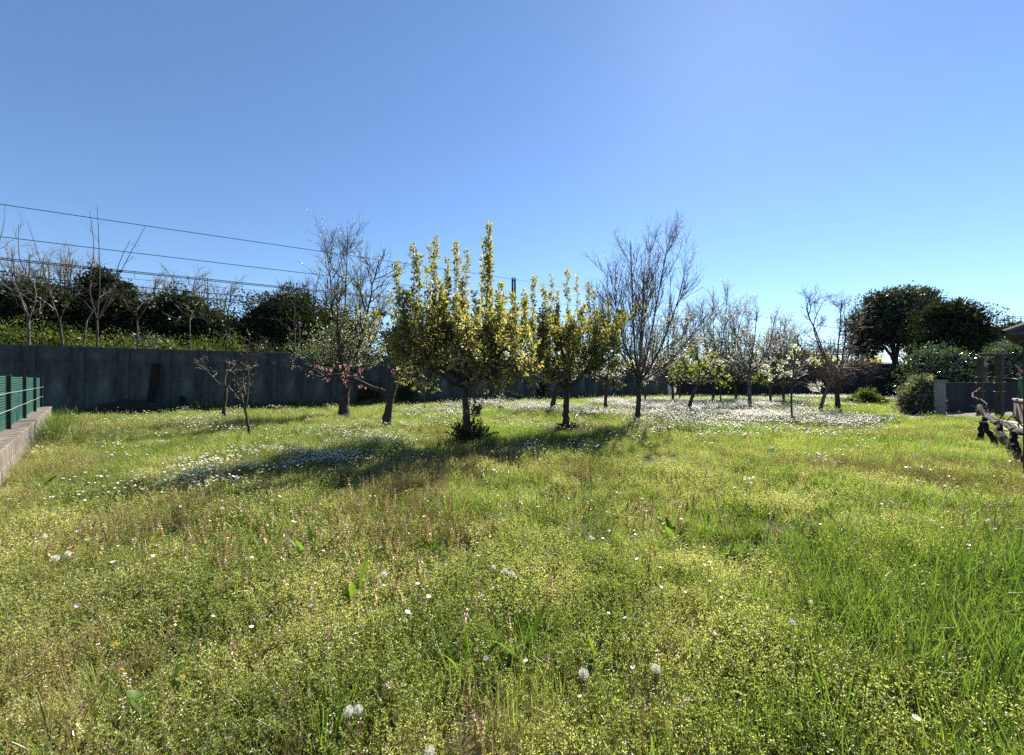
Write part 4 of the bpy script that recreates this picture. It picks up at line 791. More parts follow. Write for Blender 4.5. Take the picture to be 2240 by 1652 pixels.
ever(890, 44, [blob(880, 755, 44, 3, 2.2, 2.4), blob(950, 765, 44, 3, 2.2, 2.0)], 'dark evergreen hidden mostly behind the largest pear', 7000, (.18, .34), 'dark_leaf', 58)
# bright green bushes just behind the wall
for k, (px, d, rx, top, lab) in enumerate(((30, 20.5, 1.7, 695, 'bright green bush behind the wall at the left edge'), (110, 21.5, 1.5, 702, 'bright green bush behind the wall left of the pointed evergreen'), (180, 22.5, 1.2, 718, 'small bright green bush behind the wall below the pointed evergreen'), (365, 25.5, 1.5, 728, 'green bush peeping over the wall above the leaning plank'), (440, 26.5, 1.2, 738, 'small green bush peeping over the wall above the small bare tree'), (700, 31, 1.1, 752, 'light green bush over the wall left of the plum'))):
    zt = EYE + (HY - top) / F * d; b0 = at_ground(px, d); lobed('bush', lab, 'bush', b0, [(b0 + [0, 0, zt * .62], (rx, 1.0, zt * .38)), (b0 + [rx * .6, .2, zt * .5], (rx * .8, .9, zt * .36)), (b0 + [-rx * .6, 0, zt * .48], (rx * .8, .9, zt * .4)), (b0 + [0, 0, zt * .3], (rx * 1.2, 1, zt * .3))], 9000, (.06, .13), 'hedge_leaf', 60 + k, group='bushes just behind the concrete wall')
for k, (px, d, rx, top, lab) in enumerate(((262, 25, 1.4, 722, 'olive scrub bush behind the wall right of the tall slender sapling'), (320, 27, 1.5, 716, 'olive scrub bush behind the wall in the gap between the evergreens'), (500, 29, 1.6, 726, 'olive scrub bush behind the wall left of the domed evergreen'), (575, 31, 1.5, 738, 'low olive scrub bush behind the wall below the domed evergreen'), (640, 33, 1.4, 735, 'olive scrub bush behind the wall at the right foot of the domed evergreen'))):
    zt = EYE + (HY - top) / F * d; b0 = at_ground(px, d); lobed('bush', lab, 'bush', b0, [(b0 + [0, 0, zt * .66], (rx * .7, .9, zt * .34)), (b0 + [rx * .7, .2, zt * .5], (rx * .8, .9, zt * .34)), (b0 + [-rx * .6, 0, zt * .55], (rx * .7, .9, zt * .36)), (b0 + [0, 0, zt * .3], (rx * 1.2, 1, zt * .3))], 6500, (.07, .14), 'olive_leaf' if k % 2 else 'hedge_leaf', 90 + k, group='bushes just behind the concrete wall')
# bare saplings behind the wall
def wild(px, d, tops, label, r, seed, twig='twig_grey', n1=6, n2=4, leaf=None, lean=0):
    b0 = at_ground(px, d); fork = P(px + lean, 700 if d < 26 else 720, d); rs = np.random.default_rng(seed); lim = [[fork + (P(x, y, d + dd) - fork) * .3 + rs.normal(0, .22, 3), fork + (P(x, y, d + dd) - fork) * .65 + rs.normal(0, .2, 3), P(x, y, d + dd)] for x, y, dd in tops]
    bare_tree('bare_sapling', label, b0, [b0, (b0 + fork) / 2 + [.05, 0, 0], fork], r, lim, [LV(n=n1, t=(.15, 1), ang=(.4, 1.1), L=(.5, 1.8), S=8, wander=.16, up=.04, r=.018, sides=4), LV(n=n2, t=(.2, 1), ang=(.4, 1.0), L=(.2, .8), S=5, wander=.18, up=.04, r=.008, sides=3)], seed, bark='bark' if seed % 2 else 'bark_grey', twig=twig if seed % 3 else 'twig', group='bare saplings behind the concrete wall', rl=(.5, .12), leaf=leaf)
wild(212, 20.5, [(213, 450, 0), (196, 462, .3), (318, 495, -.4), (285, 525, .4)], 'tall slender bare sapling rising above the pointed evergreen', .06, 71, n1=4, n2=3)
wild(62, 19.5, [(10, 480, 0), (40, 490, .3), (-20, 560, .5), (105, 620, -.3)], 'bare many branched sapling behind the wall at the left edge', .075, 72, n1=7)
wild(150, 20.5, [(60, 485, .2), (105, 560, .4), (160, 600, -.2)], 'bare sapling arching to the left behind the wall', .06, 73, lean=-20)
wild(160, 21.5, [(235, 640, .3), (250, 600, 0)], 'dark bare sapling leaning right in front of the evergreens', .05, 74, twig='twig', lean=30)
wild(300, 22.5, [(318, 640, .2), (345, 625, .3), (290, 660, -.2)], 'low pale bare sapling right of the tall slender one', .05, 75, n1=7)
wild(415, 24.5, [(420, 650, 0), (395, 700, .2), (440, 690, .2)], 'slim bare sapling over the wall in front of the rounded evergreen', .045, 76)
wild(644, 30, [(640, 615, 0), (655, 660, .3), (600, 690, .2)], 'bare crooked sapling in front of the domed evergreen', .07, 77, n1=4)
wild(655, 31, [(662, 690, 0), (650, 680, .3)], 'thin pale sapling right of the crooked one before the domed evergreen', .04, 78, n1=4)
wild(495, 26, [(500, 715, 0), (480, 735, .2), (515, 740, .2)], 'short pale bare sapling over the wall left of the domed evergreen', .04, 79)
# light budding and bare trees further back
def backtree(px, d, top, w, label, seed, leaf=('yellow_leaf', [(2, (.08, .14), 1, (.2, 1))], .55), twig='twig_pale', n=6, group=GB):
    rng = np.random.default_rng(seed); b0 = at_ground(px, d); zt = EYE + (HY - top) / F * d; wm = w / F * d
    lim = [[b0 + [wm * .3 * math.cos(a), .5 * math.sin(a), zt * .6], b0 + [wm * .5 * math.cos(a + .2), 1.2 * math.sin(a), zt * rng.uniform(.86, 1.0)]] for a in np.linspace(0, 6.28, n, endpoint=False) + rng.uniform(0, .5)]
    bare_tree('budding_tree', label, b0, [b0, b0 + [.1, 0, zt * .2], b0 + [0, 0, zt * .36]], zt * .018, lim, [LV(n=9, t=(.3, 1), ang=(.3, .8), L=(zt * .1, zt * .24), S=7, wander=.12, up=.08, r=.04, sides=4), LV(n=9, t=(.2, 1), ang=(.3, .9), L=(zt * .05, zt * .12), S=5, wander=.14, up=.06, r=.022, sides=3, tip=.6)], seed, bark='bark_grey', twig=twig, leaf=leaf, group=group)
backtree(405, 40, 598, 90, 'budding yellow green tree behind the rounded evergreen', 81); backtree(465, 42, 612, 90, 'budding yellow green tree left of the domed evergreen', 82); backtree(330, 42, 610, 70, 'budding light tree right of the pointed evergreen', 83)
backtree(120, 44, 560, 70, 'bare distant tree above the left evergreen', 84, None); backtree(175, 46, 565, 60, 'bare distant tree left of the tall slender sapling', 85, None); backtree(60, 40, 560, 60, 'bare distant tree at the far left', 86, None)
backtree(700, 44, 600, 110, 'bare thicket tree right of the domed evergreen', 87, ('plum_leaf', [(1, (.06, .1), 1, (.2, 1))], .5)); backtree(655, 46, 610, 80, 'bare tree behind the top of the domed evergreen', 88, None)
backtree(790, 46, 640, 110, 'budding tree behind the plum crown', 89); backtree(1150, 52, 700, 120, 'budding tree far behind between the pears', 90); backtree(1300, 54, 690, 110, 'budding tree far behind the second pear', 91)
# beyond the far wall
GF = 'greenery beyond the far wall'
for k, (px, d, rx, top, mat, lab) in enumerate(((1755, 41, 1.8, 762, 'yellow_leaf', 'yellow green shrub over the far wall behind the young cherry'), (1805, 42, 1.6, 770, 'yellow_leaf', 'yellow shrub over the far wall behind the twiggy trees'), (1900, 40, 1.5, 772, 'yellow_leaf', 'golden flowering shrub over the far wall under the evergreen'), (1570, 43, 2.2, 765, 'hedge_leaf', 'green shrub over the far wall behind the budding bare tree'), (1640, 44, 2.0, 762, 'hedge_leaf', 'green shrub over the far wall behind the grey trunked tree'), (1460, 46, 2.4, 770, 'yellow_leaf', 'light green shrub over the wall behind the tallest bare tree'), (1340, 46, 2.4, 778, 'hedge_leaf', 'green shrub over the wall behind the small white cherry'), (1705, 60, 1.6, 742, 'far_leaf', 'small distant blue green tree above the far wall'))):
    zt = EYE + (HY - top) / F * d; b0 = at_ground(px, d); lobed('shrub', lab, 'shrub', b0, [(b0 + [0, 0, zt * .66], (rx, 1.2, zt * .34)), (b0 + [rx * .7, .3, zt * .52], (rx * .8, 1.1, zt * .34)), (b0 + [-rx * .7, 0, zt * .5], (rx * .8, 1.1, zt * .36)), (b0 + [0, 0, zt * .3], (rx * 1.3, 1.1, zt * .3))], 4200, (.12, .24), mat, 100 + k, group=GF)
# big evergreens at the right
d = 38; b0 = at_ground(1958, d)
def L3(px, py, dd, rx, rz): return (P(px, py, d + dd), (rx, rx * .9, rz))
lobed('evergreen_tree', 'large grey green evergreen with open trunk above the far wall on the right', 'tree', b0, [L3(1950, 680, 0, 3.0, 1.9), L3(1900, 715, .5, 2.2, 1.9), L3(1995, 690, -.3, 2.6, 2.0), L3(1945, 730, .4, 3.2, 1.5), L3(1892, 760, 0, 1.7, 1.2), L3(1925, 660, .3, 1.6, 1.1), L3(1975, 648, 0, 1.6, 1.0), L3(2022, 655, 0, 1.4, 1.1), L3(2015, 740, -.4, 2.4, 2.0)], 19000, (.13, .28), 'olive_leaf', 121,
      trunk=[([b0, b0 + [.1, 0, 2.0], P(1956, 770, d), P(1945, 740, d), P(1920, 715, d)], .3, .1), ([P(1957, 790, d), P(1965, 755, d), P(1980, 715, d)], .22, .08), ([P(1957, 790, d), P(1935, 760, d), P(1905, 740, d)], .16, .06)], shell=.62)
d = 31; b0 = at_ground(2100, d)
lobed('evergreen_tree', 'huge almost black evergreen right of the open one', 'tree', b0, [L3(2095, 720, 0, 2.4, 2.2), L3(2070, 700, .4, 2.0, 1.7), L3(2120, 745, 0, 2.0, 2.2), L3(2060, 760, 0, 2.4, 2.0), L3(2100, 785, -.3, 2.8, 2.0), L3(2090, 680, .2, 1.2, .9), L3(2055, 690, .2, 1.2, 1.0), L3(2142, 780, 0, 1.2, 1.6), L3(2100, 820, 0, 2.8, 1.4)], 26000, (.12, .24), 'dark_leaf', 122, trunk=[([b0, b0 + [0, 0, 2], P(2098, 740, d)], .3, .12)])
# laurel, grey shrub, low bush, tree in the right corner
d = 22.5; b0 = at_ground(2055, d)
lobed('laurel_bush', 'glossy laurel bush behind the gate pillar below the black evergreen', 'bush', b0, [L3(2010, 790, 0, .8, .8), L3(2055, 790, .2, 1.0, 1.0), L3(2100, 795, 0, .8, .8), L3(2050, 830, 0, 1.9, 1.0), L3(2030, 770, 0, .4, .5), L3(2085, 775, 0, .35, .5), L3(2060, 880, 0, 1.7, .9)], 6500, (.09, .16), 'laurel_leaf', 123, asp=.4, up=.6)
d = 17.0; b0 = at_ground(2008, d)
lobed('grey_shrub', 'grey green shrub with shiny narrow leaves touching the gate pillar', 'bush', b0, [L3(2010, 862, 0, .62, .5), L3(2015, 840, .1, .48, .4), L3(1995, 880, 0, .6, .45), L3(2026, 880, -.1, .5, .5), L3(2010, 900, 0, .75, .35), L3(1980, 870, 0, .25, .25)], 6500, (.06, .12), 'grey_leaf', 124, asp=.26, up=.7)
d = 23.5; b0 = at_ground(1890, d)
lobed('low_bush', 'low soft green bush in front of the far dark wall', 'bush', b0, [L3(1895, 868, 0, .65, .5), L3(1865, 878, 0, .6, .35), L3(1920, 880, 0, .6, .4), L3(1890, 886, 0, 1.2, .3)], 6000, (.05, .1), 'hedge_leaf', 125, asp=.5)
d = 21.0; b0 = at_ground(2205, d)
lobed('evergreen_shrub', 'shiny leaved shrub under the house at the right edge', 'bush', b0, [L3(2200, 780, 0, 1.1, .8), L3(2230, 765, .2, 1.1, .7), L3(2180, 800, 0, .9, .8), L3(2215, 820, 0, 1.6, 1.1), L3(2240, 790, 0, 1.2, 1), L3(2210, 870, 0, 1.7, .9)], 6000, (.08, .15), 'laurel_leaf', 126, asp=.45, up=.4)
d = 27; b0 = at_ground(2170, d)
lobed('hedge', 'dark hedge behind the grey wall and vine posts on the right', 'hedge', b0, [L3(2150, 830, 0, 1.6, 1.6), L3(2190, 840, .3, 1.6, 1.5), L3(2230, 835, 0, 1.6, 1.6), L3(2110, 850, 0, 1.5, 1.2)], 7000, (.1, .2), 'dark_leaf', 127)
d = 40; b0 = at_ground(2222, d)
lobed('conifer', 'dark tree in front of the roof terrace at the right edge', 'tree', b0, [L3(2225, 725, 0, 1.0, 1.2), L3(2232, 745, 0, 1.4, 1.4), L3(2220, 770, 0, 1.6, 1.6)], 4000, (.12, .24), 'dark_leaf', 128, trunk=[([b0, P(2224, 760, d)], .2, .1)])
# ivy low on the concrete wall
for k, (px, w, h, lab) in enumerate(((806, 1.2, 1.5, 'dark ivy clump on the wall left of the peach trunk'), (890, 1.3, 1.9, 'tall dark ivy clump on the wall right of the peach trunk'), (1185, .7, 1.6, 'dark ivy on the wall left of the leaning trunk'), (640, .8, .35, 'low dark weeds at the foot of the concrete wall'))):
    q = on_wall(px, .22); lobed('leaf_clump', lab, 'ivy', q, [(q + [0, 0, h * .4], (w * .5, .18, h * .45)), (q + [w * .25, .1, h * .65], (w * .35, .16, h * .35)), (q + [-w * .3, -.1, h * .25], (w * .4, .2, h * .3))], 1600, (.06, .11), 'dark_leaf', 130 + k, asp=.8, inner=False)
q = P(1612, 832, 33.8); lobed('leaf_clump', 'arch of blackish leaves on the far wall behind the grey trunked tree', 'ivy', (q[0], q[1], 0), [((q[0], q[1], .9), (.6, .25, .9)), ((q[0], q[1], 1.6), (.45, .22, .6))], 1500, (.06, .12), 'dark_leaf', 136, asp=.8, inner=False)  # dark leaves massed in an arch shape on the far wall

# ------------------------------------------------------------------ meadow: source clumps (kept out of the scene) and scatter
def src_col(name, meshes):
    c = bpy.data.collections.new(name)
    for k, me in enumerate(meshes): c.objects.link(bpy.data.objects.new('%s_%02d' % (name, k), me))
    return c
def weed_mesh(seed, nst=30, r=.095, h=(.06, .2), leaf=(.006, .0125), fl=.2, asp=.55, narrow=False):
    g = np.random.default_rng(seed); b = Buf(); a = g.uniform(0, 6.28, nst); rr = r * np.sqrt(g.random(nst)); st = np.stack([rr * np.cos(a), rr * np.sin(a), np.full(nst, -.01)], 1)
    d = np.stack([np.cos(a) * .3, np.sin(a) * .3, np.ones(nst)], 1) + g.normal(0, .2, (nst, 3)); pp = grow(g, st, d, g.uniform(*h, nst), 7, .17, .12); tubes(b, pp, np.linspace(.0013, .0008, 7)[None] * np.ones((nst, 1)), 3, 1)
    if narrow:                                         # whorls of narrow leaves
        t = np.tile(np.linspace(.18, 1, 8), (nst, 1)) + g.normal(0, .02, (nst, 8)); p, tn = along(pp, np.clip(t, 0, 1)); p = np.repeat(p.reshape(-1, 3), 5, 0); tn = np.repeat(tn.reshape(-1, 3), 5, 0)
        s = g.uniform(*leaf, len(p)); leaves(b, g, p, spread_dirs(g, tn, g.uniform(.7, 1.3, len(p))) + [0, 0, .15], s, s * .26, 0, .1)
    else:
        p, tn = on_twigs(g, pp, 17, (.15, 1)); s = g.uniform(*leaf, len(p)); leaves(b, g, p, spread_dirs(g, tn, g.uniform(.4, 1.2, len(p))) + [0, 0, .2], s, s * asp, 0, .15)
    k = g.random(nst) < fl; q = pp[k, -1]; q = np.repeat(q, 3, 0) + g.normal(0, .006, (k.sum() * 3, 3)); florets(b, g, q, g.normal(0, .5, q.shape) + [0, 0, 1], .0042, 2, 4)
    return b.mesh('weed', [M['weed_leaf'], M['weed_stem'], M['cream_petal']])
def tuft_mesh(seed, n, r, h, w, bend, mat, lean=.25):
    g = np.random.default_rng(seed); b = Buf(); a = g.uniform(0, 6.28, n); rr = r * np.sqrt(g.random(n)); st = np.stack([rr * np.cos(a), rr * np.sin(a), np.full(n, -.01)], 1)
    d = np.stack([np.cos(a) * lean, np.sin(a) * lean, np.ones(n)], 1) + g.normal(0, .13, (n, 3)); blades(b, g, st, d, g.uniform(*h, n), g.uniform(*w, n), g.uniform(*bend, n), 0); return b.mesh('tuft', [M[mat]])
def dry_mesh(seed, n=7):
    g = np.random.default_rng(seed); b = Buf(); st = np.concatenate([g.normal(0, .035, (n, 2)), np.full((n, 1), -.01)], 1); pp = grow(g, st, g.normal(0, .25, (n, 3)) + [0, 0, 1], g.uniform(.16, .34, n), 7, .08, .05); tubes(b, pp, np.linspace(.0014, .0007, 7)[None] * np.ones((n, 1)), 3)
    br = branch_levels(g, b, [(x, np.linspace(.0012, .0008, 7)) for x in pp], [dict(n=9, t=(.35, 1), ang=(.4, .9), L=(.012, .03), S=3, wander=.05, up=.1, r=.0009, sides=3)])[0]
    p, tn = br[:, -1], br[:, -1] - br[:, -2]; leaves(b, g, p, tn, g.uniform(.008, .02, len(p)), .0022, 0, .1); return b.mesh('dry', [M['dry_stem']])
def nettle_mesh(seed):
    g = np.random.default_rng(seed); b = Buf(); h = g.uniform(.19, .28); pth = grow(g, [(0, 0, -.02)], [(g.normal(0, .1), g.normal(0, .1), 1)], h + .02, 9, .05, .05); tubes(b, pth, np.full((1, 9), .0022), 4, 0)
    for k in range(9):
        t = .35 + .65 * k / 8; c, tn = along(pth, np.array([[t]])); c, tn = c[0, 0], tn[0, 0]; n = 6; a = np.arange(n) * 6.283 / n + k * .6
        d = np.stack([np.cos(a), np.sin(a), np.full(n, -.75 + .9 * (k / 8) ** 2)], 1); s = (.026 - .011 * k / 8) * g.uniform(.85, 1.15, n); leaves(b, g, np.repeat(c[None], n, 0), d, s, s * .75, 0 if k < 6 else 1, .2)
    n = 5; a = g.uniform(0, 6.28, n); c, tn = along(pth, np.full((1, n), .15)); leaves(b, g, c[0], np.stack([np.cos(a), np.sin(a), np.full(n, .2)], 1), .025, .02, 0); return b.mesh('deadnettle', [M['nettle_low'], M['nettle_top']])
def daisy_into(b, g, at, h, r, k=13):
    top = np.array(at) + [g.normal(0, .012), g.normal(0, .012), h]; tubes(b, np.array([np.array(at) + [0, 0, -.02], (np.array(at) + top) / 2 + [.004, 0, 0], top]), [.0012] * 3, 3, 2)
    n = nrm(np.array([.12, .2, 1.0]) + g.normal(0, .22, 3)); u = nrm(np.cross(n, [1, .3, 0])); w = np.cross(n, u); a = np.arange(k) * 6.283 / k + g.uniform(0, 1); d = np.cos(a)[:, None] * u + np.sin(a)[:, None] * w + n * g.uniform(.02, .35)
    pp = top + d * r * .2; L = r * g.uniform(.75, .88, k); s = np.cross(d, n); W = r * .42
    v = np.stack([pp - s * W * .2, pp + s * W * .2, pp + d * (L * .7)[:, None] + s * W * .5, pp + d * L[:, None], pp + d * (L * .7)[:, None] - s * W * .5], 1).reshape(-1, 3); kk = np.arange(k)[:, None] * 5
    b.add(v, np.concatenate([kk + [[0, 1, 2]], kk + [[0, 2, 4]], kk + [[2, 3, 4]]]), 0)
    a = np.arange(7) * 6.283 / 7; v = np.vstack([top + (np.cos(a)[:, None] * u + np.sin(a)[:, None] * w) * r * .3 + n * r * .02, [top + n * r * .18]]); b.add(v, [[i, (i + 1) % 7, 7] for i in range(7)], 1)
DM = [M['daisy_white'], M['yellow'], M['weed_stem']]
def daisy_mesh(seed):
    g = np.random.default_rng(seed); b = Buf(); daisy_into(b, g, (0, 0, 0), g.uniform(.14, .21), g.uniform(.0105, .0135)); return b.mesh('daisy', DM)
def daisies_mesh(seed, n, spread):
    g = np.random.default_rng(seed); b = Buf()
    for _ in range(n): daisy_into(b, g, (*g.normal(0, spread, 2), 0), g.uniform(.16, .23), g.uniform(.013, .018), 8)
    return b.mesh('daisies', DM)
def clover_mesh(seed):
    g = np.random.default_rng(seed); b = Buf(); n = 26; a = g.uniform(0, 6.28, n); rr = .09 * np.sqrt(g.random(n)); q = np.stack([rr * np.cos(a), rr * np.sin(a), g.uniform(.03, .11, n)], 1)
    s0 = q.copy(); s0[:, 2] = -.01; s0[:, :2] *= .5; tubes(b, np.stack([s0, q], 1), np.full((n, 2), .0009), 3, 1); k = 3; P3 = np.repeat(q, k, 0); aa = np.tile(np.arange(k) * 2.09, n) + np.repeat(a, k)
    leaves(b, g, P3, np.stack([np.cos(aa), np.sin(aa), g.uniform(-.1, .4, n * k)], 1), g.uniform(.012, .024, n * k), g.uniform(.011, .02, n * k), 0, .1); return b.mesh('clover', [M['broad_leaf'], M['weed_stem']])

def scatter(name, col, pts, scl, label, idx=None, tilt=.12, seed=1):
    """one stuff object: instances of the source clumps on given points"""
    g = np.random.default_rng(seed); n = len(pts); me = bpy.data.meshes.new(name); me.vertices.add(n); me.vertices.foreach_set('co', np.asarray(pts, np.float32).ravel())
    rot = np.stack([g.normal(0, tilt, n), g.normal(0, tilt, n), g.uniform(0, 6.283, n)], 1)
    a = me.attributes.new('rot', 'FLOAT_VECTOR', 'POINT'); a.data.foreach_set('vector', rot.astype(np.float32).ravel())
    a = me.attributes.new('scl', 'FLOAT', 'POINT'); a.data.foreach_set('value', np.asarray(scl, np.float32))
    a = me.attributes.new('idx', 'INT', 'POINT'); a.data.foreach_set('value', (idx if idx is not None else g.integers(0, len(col.objects), n)).astype(np.int32))
    o = bpy.data.objects.new(name, me); COL.objects.link(o); tag(o, label, None, None, 'stuff')
    ng = bpy.data.node_groups.new(name + '_scatter', 'GeometryNodeTree'); ng.interface.new_socket('Geometry', in_out='INPUT', socket_type='NodeSocketGeometry'); ng.interface.new_socket('Geometry', in_out='OUTPUT', socket_type='NodeSocketGeometry')
    N, L = ng.nodes.new, ng.links.new; gi, go = N('NodeGroupInput'), N('NodeGroupOutput'); ci = N('GeometryNodeCollectionInfo'); ci.inputs[0].default_value = col; ci.inputs['Separate Children'].default_value = True; ci.inputs['Reset Children'].default_value = True
    ip = N('GeometryNodeInstanceOnPoints'); ip.inputs['Pick Instance'].default_value = True
    def attr(nm, ty): q = N('GeometryNodeInputNamedAttribute'); q.data_type = ty; q.inputs[0].default_value = nm; return q.outputs[0]
    L(gi.outputs[0], ip.inputs['Points']); L(ci.outputs[0], ip.inputs['Instance']); L(attr('idx', 'INT'), ip.inputs['Instance Index']); L(attr('rot', 'FLOAT_VECTOR'), ip.inputs['Rotation']); L(attr('scl', 'FLOAT'), ip.inputs['Scale']); L(ip.outputs[0], go.inputs[0])
    md = o.modifiers.new('scatter', 'NODES'); md.node_group = ng; return o

def fnoise(x, y, s, seed):
    """smooth value noise 0..1"""
    g = np.random.default_rng(seed); T = g.random((64, 64)); u, v = x * s + 100, y * s + 100; i, j = np.floor(u).astype(int), np.floor(v).astype(int); fu, fv = u - i, v - j; fu, fv = fu * fu * (3 - 2 * fu), fv * fv * (3 - 2 * fv)
    t = lambda a, c: T[a % 64, c % 64]; return (t(i, j) * (1 - fu) + t(i + 1, j) * fu) * (1 - fv) + (t(i, j + 1) * (1 - fu) + t(i + 1, j + 1) * fu) * fv
def inside(x, y):
    ok = ((x - LA[0]) * LN[0] + (y - LA[1]) * LN[1] > .06) & ((x - W0[0]) * WN[0] + (y - W0[1]) * WN[1] > .12)
    fy = FA[1] + (x - FA[0]) * (FB[1] - FA[1]) / (FB[0] - FA[0]); ok &= (x < FA[0]) | (y < fy - .2)
    ok &= (y > 14.4) | ((x - rA[0]) * rN[0] + (y - rA[1]) * rN[1] > .85)
    pv = 15.1 + (x - 16.0) * .08 + .22 * np.sin((x - 16) / 11 * 23) - .25 * (x - 16) / 11; ok &= ~((x > 16.0) & (y > pv) & (y < pv + 2.7)); ok &= ~((x > 19.5) & (y > 17.2) & (y < 21.5)); ok &= (x < 1.36 * y + 1.8) & (x > -1.36 * y - 1.8); return ok
def field(seed, dens, y0, y1, extra=None):
    """random spots between depths y0 and y1, dens per square metre"""
    g = np.random.default_rng(seed); w = 1.36 * y1 + 1.8; n = int(2 * w * (y1 - y0) * dens); x = g.uniform(-w, w, n); y = g.uniform(y0, y1, n); k = inside(x, y); x, y = x[k], y[k]
    if extra is not None: k = g.random(len(x)) < extra(x, y); x, y = x[k], y[k]
    return np.stack([x, y, hump(x, y)], 1)
def tall_zone(x, y): return np.clip((x - .5 * y - .25 + .7 * (fnoise(x, y, 1.3, 5) - .5) + .35 * (fnoise(x, y, 4.5, 6) - .5)) * 1.0, 0, 1) * np.clip((3.75 - y) * .9, 0, 1)
def wall_zone(x, y):
    dw = (x - W0[0]) * WN[0] + (y - W0[1]) * WN[1]; dl = (x - LA[0]) * LN[0] + (y - LA[1]) * LN[1]; return np.maximum(np.clip(1.3 - dw * .8, 0, 1), .5 * np.clip(1 - dl * 1.3, 0, 1) * (y > 9))
def green_zone(x, y): return np.clip((fnoise(x, y, .28, 9) - .42) * 5 + np.clip((y - 9) * .12, -1, .7), 0, 1)

weeds = src_col('weed', [weed_mesh(200 + k, fl=.1 + .1 * k) for k in range(4)] + [weed_mesh(210 + k, 26, .085, (.08, .24), (.01, .018), .05, narrow=True) for k in range(3)]); short = src_col('short_tuft', [tuft_mesh(220 + k, 34, .08, (.08, .22), (.0018, .0038), (.1, .6), 'lawn', .3) for k in range(5)])
tall = src_col('tall_tuft', [tuft_mesh(230 + k, 16, .05, (.22, .46), (.004, .008), (.05, .5), 'grass', .22) for k in range(6)]); drys = src_col('dry', [dry_mesh(240 + k) for k in range(5)])
nets = src_col('nettle', [nettle_mesh(250 + k) for k in range(5)]); clov = src_col('clover', [clover_mesh(260 + k) for k in range(4)]); dais = src_col('daisy_patch', [daisies_mesh(270 + k, 9, .13) for k in range(5)])

def clumpy(x, y): return np.clip((fnoise(x, y, 3.4, 13) * .6 + fnoise(x, y, 1.1, 14) * .5 - .22) * 2.0, np.where(y < 2.6, .5, .3), 1) * (1 - .6 * tall_zone(x, y))
def cat(*a): return np.concatenate(a)
g = np.random.default_rng(77)
pts = cat(field(1, 260, .7, 3.2, clumpy), field(2, 150, 3.2, 6.5, clumpy), field(3, 75, 6.5, 12, lambda x, y: (1 - .5 * green_zone(x, y)) * clumpy(x, y)), field(4, 22, 12, 38, lambda x, y: 1 - .7 * green_zone(x, y)))
sc_ = g.uniform(.6, 1.06, len(pts)) * (1 + np.clip((pts[:, 1] - 8) * .02, 0, .45)) * (.5 + .6 * fnoise(pts[:, 0], pts[:, 1], 1.1, 3) + .45 * fnoise(pts[:, 0], pts[:, 1], 4.0, 4)); scatter('meadow_weeds', weeds, pts, sc_, 'low tangle of small leaved yellow green weeds covering the meadow', seed=2)
pts = cat(field(11, 70, .7, 6.5, lambda x, y: np.clip((fnoise(x, y, 1.7, 15) - .25) * 2, .12, 1)), field(12, 70, 6.5, 14, lambda x, y: .2 + .8 * green_zone(x, y)), field(13, 42, 14, 38, lambda x, y: .35 + .65 * green_zone(x, y)))
sc_ = g.uniform(.8, 1.4, len(pts)) * (1 + np.clip((pts[:, 1] - 8) * .025, 0, .5)); scatter('short_grass', short, pts, sc_, 'short fresh green grass between the weeds and under the trees', seed=3)
pts = cat(field(21, 250, .8, 5, lambda x, y: tall_zone(x, y) * (.35 + .65 * fnoise(x, y, 2.2, 8))), field(22, 60, 8, 38, wall_zone), field(23, 1.5, 1, 10)); sc_ = g.uniform(.6, 1.15, len(pts)) * np.where(pts[:, 1] > 8, 1.5, 1.0); scatter('tall_grass', tall, pts, sc_, 'tall green grass blades at the lower right and along the walls', seed=4)
pts = cat(field(31, 60, .8, 7, lambda x, y: np.clip((fnoise(x, y, .8, 21) - .4) * 3, .05, 1) * (1 - tall_zone(x, y))), field(32, 26, 7, 14, lambda x, y: np.clip((fnoise(x, y, .5, 22) - .4) * 3, 0, 1))); scatter('dry_stalks', drys, pts, g.uniform(.7, 1.2, len(pts)), 'thin dry straw coloured seed stalks among the weeds', seed=5, tilt=.25)
pts = cat(field(41, 26, .8, 6, lambda x, y: np.clip((fnoise(x, y, 1.2, 31) - .5) * 4, 0, 1))); scatter('clover', clov, pts, g.uniform(.7, 1.4, len(pts)), 'dark green clover patches low between the weeds', seed=6)

# daisies: drifts given by their middle, size in metres and number for each square metre
drifts = []
def drift(px, py, rx, ry, dens):
    c = G(px, py); yn, yf = G(px, py + ry)[1], G(px, max(HY + 14, py - ry))[1]; drifts.append((c[0], (yn + yf) / 2, rx / F * c[1], (yf - yn) / 2, dens))
for a in ((640, 1035, 240, 42, 190), (480, 1065, 150, 32, 120), (800, 1005, 160, 28, 190), (180, 1105, 110, 30, 45), (330, 955, 140, 20, 34), (150, 1010, 110, 50, 20), (640, 965, 190, 18, 45), (420, 925, 120, 10, 30), (820, 975, 110, 20, 45), (900, 930, 120, 22, 40), (1110, 898, 150, 13, 80), (960, 905, 110, 10, 40), (1240, 905, 120, 12, 80), (1150, 940, 120, 12, 40),
          (1480, 893, 170, 12, 190), (1580, 905, 200, 16, 240), (1640, 925, 180, 14, 230), (1780, 928, 150, 13, 200), (1860, 942, 90, 9, 150), (1350, 915, 120, 12, 120), (1700, 890, 110, 9, 150), (1850, 878, 70, 7, 200), (1330, 960, 170, 20, 60), (1520, 950, 170, 20, 70), (1700, 965, 200, 25, 35), (1230, 1010, 130, 25, 35), (1000, 1075, 160, 30, 14), (700, 1140, 220, 40, 9), (2150, 1190, 110, 22, 30), (2020, 965, 80, 14, 30), (2080, 1000, 120, 40, 14), (1950, 1050, 200, 60, 7), (1250, 1130, 200, 40, 6), (820, 1190, 120, 30, 7), (2150, 1110, 100, 40, 12)): drift(*a)
dp = []
